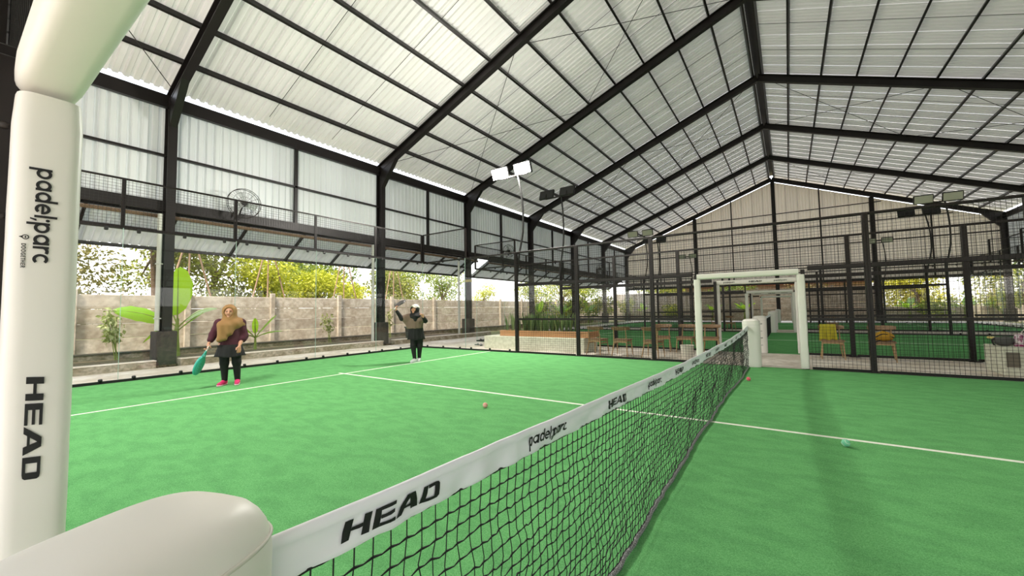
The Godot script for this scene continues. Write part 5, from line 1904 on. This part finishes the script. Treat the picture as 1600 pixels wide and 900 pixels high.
func fan(at: Vector3, lab: String, dia: float, turn: float) -> void:
	var t := thing("wall_fan", lab, "fan", at, turn, "industrial wall fans")
	var b := MB.new()
	for q in [[1.0, 0.05], [1.0, -0.07], [0.72, 0.075], [0.42, 0.085]]:
		var P := []
		for i in 37:
			P.append(Vector3(q[1], cos(TAU * i / 36.0) * dia / 2 * q[0], sin(TAU * i / 36.0) * dia / 2 * q[0]))
		b.tube(P, 0.009 if q[0] == 1.0 else 0.004, 5, false)
	for i in 18:
		var a := TAU * i / 18.0
		var d := Vector3(0, cos(a), sin(a))
		b.tube([d * dia * 0.06 + Vector3(0.09, 0, 0), d * dia * 0.36 + Vector3(0.08, 0, 0), d * dia * 0.5 + Vector3(0.05, 0, 0), d * dia * 0.5 + Vector3(-0.07, 0, 0), d * dia * 0.3 + Vector3(-0.10, 0, 0), d * dia * 0.08 + Vector3(-0.11, 0, 0)], 0.003, 4, false)
	part(t, "guard", b.mesh(), M.rod)
	for k in 3:
		b = MB.new()
		var a := TAU * k / 3.0
		b.sheet(func(i, q):
			var f: float = i / 5.0
			var d := Vector3(0, cos(a + 0.4 * f), sin(a + 0.4 * f))
			var s := Vector3(0, -sin(a), cos(a))
			var w := dia * 0.11 * (0.6 + 0.6 * f)
			return d * dia * (0.06 + 0.36 * f) + s * (q - 1) * w + Vector3((q - 1) * 0.03, 0, 0), 5, 2)
		part(t, "blade", b.mesh(), mat(Color(0.70, 0.72, 0.72), 0.4))
	b = MB.new()
	b.tube([Vector3(0.06, 0, 0), Vector3(-0.10, 0, 0), Vector3(-0.28, 0, 0)], [0.07, 0.085, 0.06], 12)
	part(t, "motor", b.mesh(), M.black)
	b = MB.new()
	b.tube(bez([Vector3(-0.18, -0.04, 0), Vector3(-0.20, -0.20, 0.03), Vector3(-0.17, -0.36, 0.06)], 6), 0.022, 6)
	part(t, "bracket", b.mesh(), M.black)

func build_small() -> void:
	ball("pale pink ball on the turf beyond the near net, before the centre line", Vector3(-2.6, 0, 0.79), Color(0.85, 0.62, 0.55))
	ball("bright pink ball on the turf beside the far net post", Vector3(0.12, 0, -3.02), Color(0.90, 0.36, 0.42))
	ball("mint green ball on the turf by the centre line on the empty half", Vector3(1.11, 0, 0.26), Color(0.45, 0.75, 0.60))
	fan(Vector3(-12.22, 4.5, -0.14), "large wall fan on the sill beam above the plant bed behind the players", 0.84, -0.1)
	fan(Vector3(-12.22, 4.62, -13.6), "wall fan on the sill beam above the planter bench", 0.7, -0.5)
	fan(Vector3(-12.22, 4.62, -27.0), "wall fan on the sill beam beside the farthest court", 0.7, -0.5)
	# dark bin beside the second column
	var t := thing("bin", "dark grey square bin standing behind the player in the cap", "bin", Vector3(-12.55, -0.008, -6.75))
	var b := MB.new()
	b.sheet(func(i, j):
		var f: float = i / 3.0
		var a: float = TAU * (j % 24) / 24.0
		var c := cos(a); var s := sin(a)
		var w := 0.19 + 0.03 * f
		return Vector3(signf(c) * pow(absf(c), 0.35) * w, f * 0.60, -signf(s) * pow(absf(s), 0.35) * w), 3, 24)
	b.weld()
	part(t, "body", b.mesh(), mat(Color(0.20, 0.21, 0.20), 0.6))
	part(t, "lid", box_mesh(Vector3(0.46, 0.05, 0.46), 0.015), mat(Color(0.17, 0.18, 0.17), 0.5), Vector3(0, 0.62, 0))
	# sandals on the floor outside the glass corner
	for k in 2:
		var sd := thing("sandal", "dark grey sandal on the floor before the planter bench", "sandal", Vector3(-8.55 - 0.3 * k, -0.008, -6.5 - 0.12 * k), 0.5 + 0.9 * k, "pair of sandals")
		b = MB.new()
		sdf(b, [cap(Vector3(0, 0.014, -0.09), Vector3(0, 0.014, 0.09), 0.036, 0.044, 0.01)], 0.008, [[Vector3.UP, 0.028], [Vector3.DOWN, -0.001]])
		part(sd, "sole", b.mesh(), mat(Color(0.20, 0.20, 0.22), 0.8))
		b = MB.new()
		b.tube(bez([Vector3(-0.042, 0.02, 0.02), Vector3(-0.02, 0.06, 0.05), Vector3(0.02, 0.06, 0.05), Vector3(0.042, 0.02, 0.02)], 10), 0.012, 6)
		part(sd, "strap", b.mesh(), mat(Color(0.45, 0.45, 0.50), 0.7))
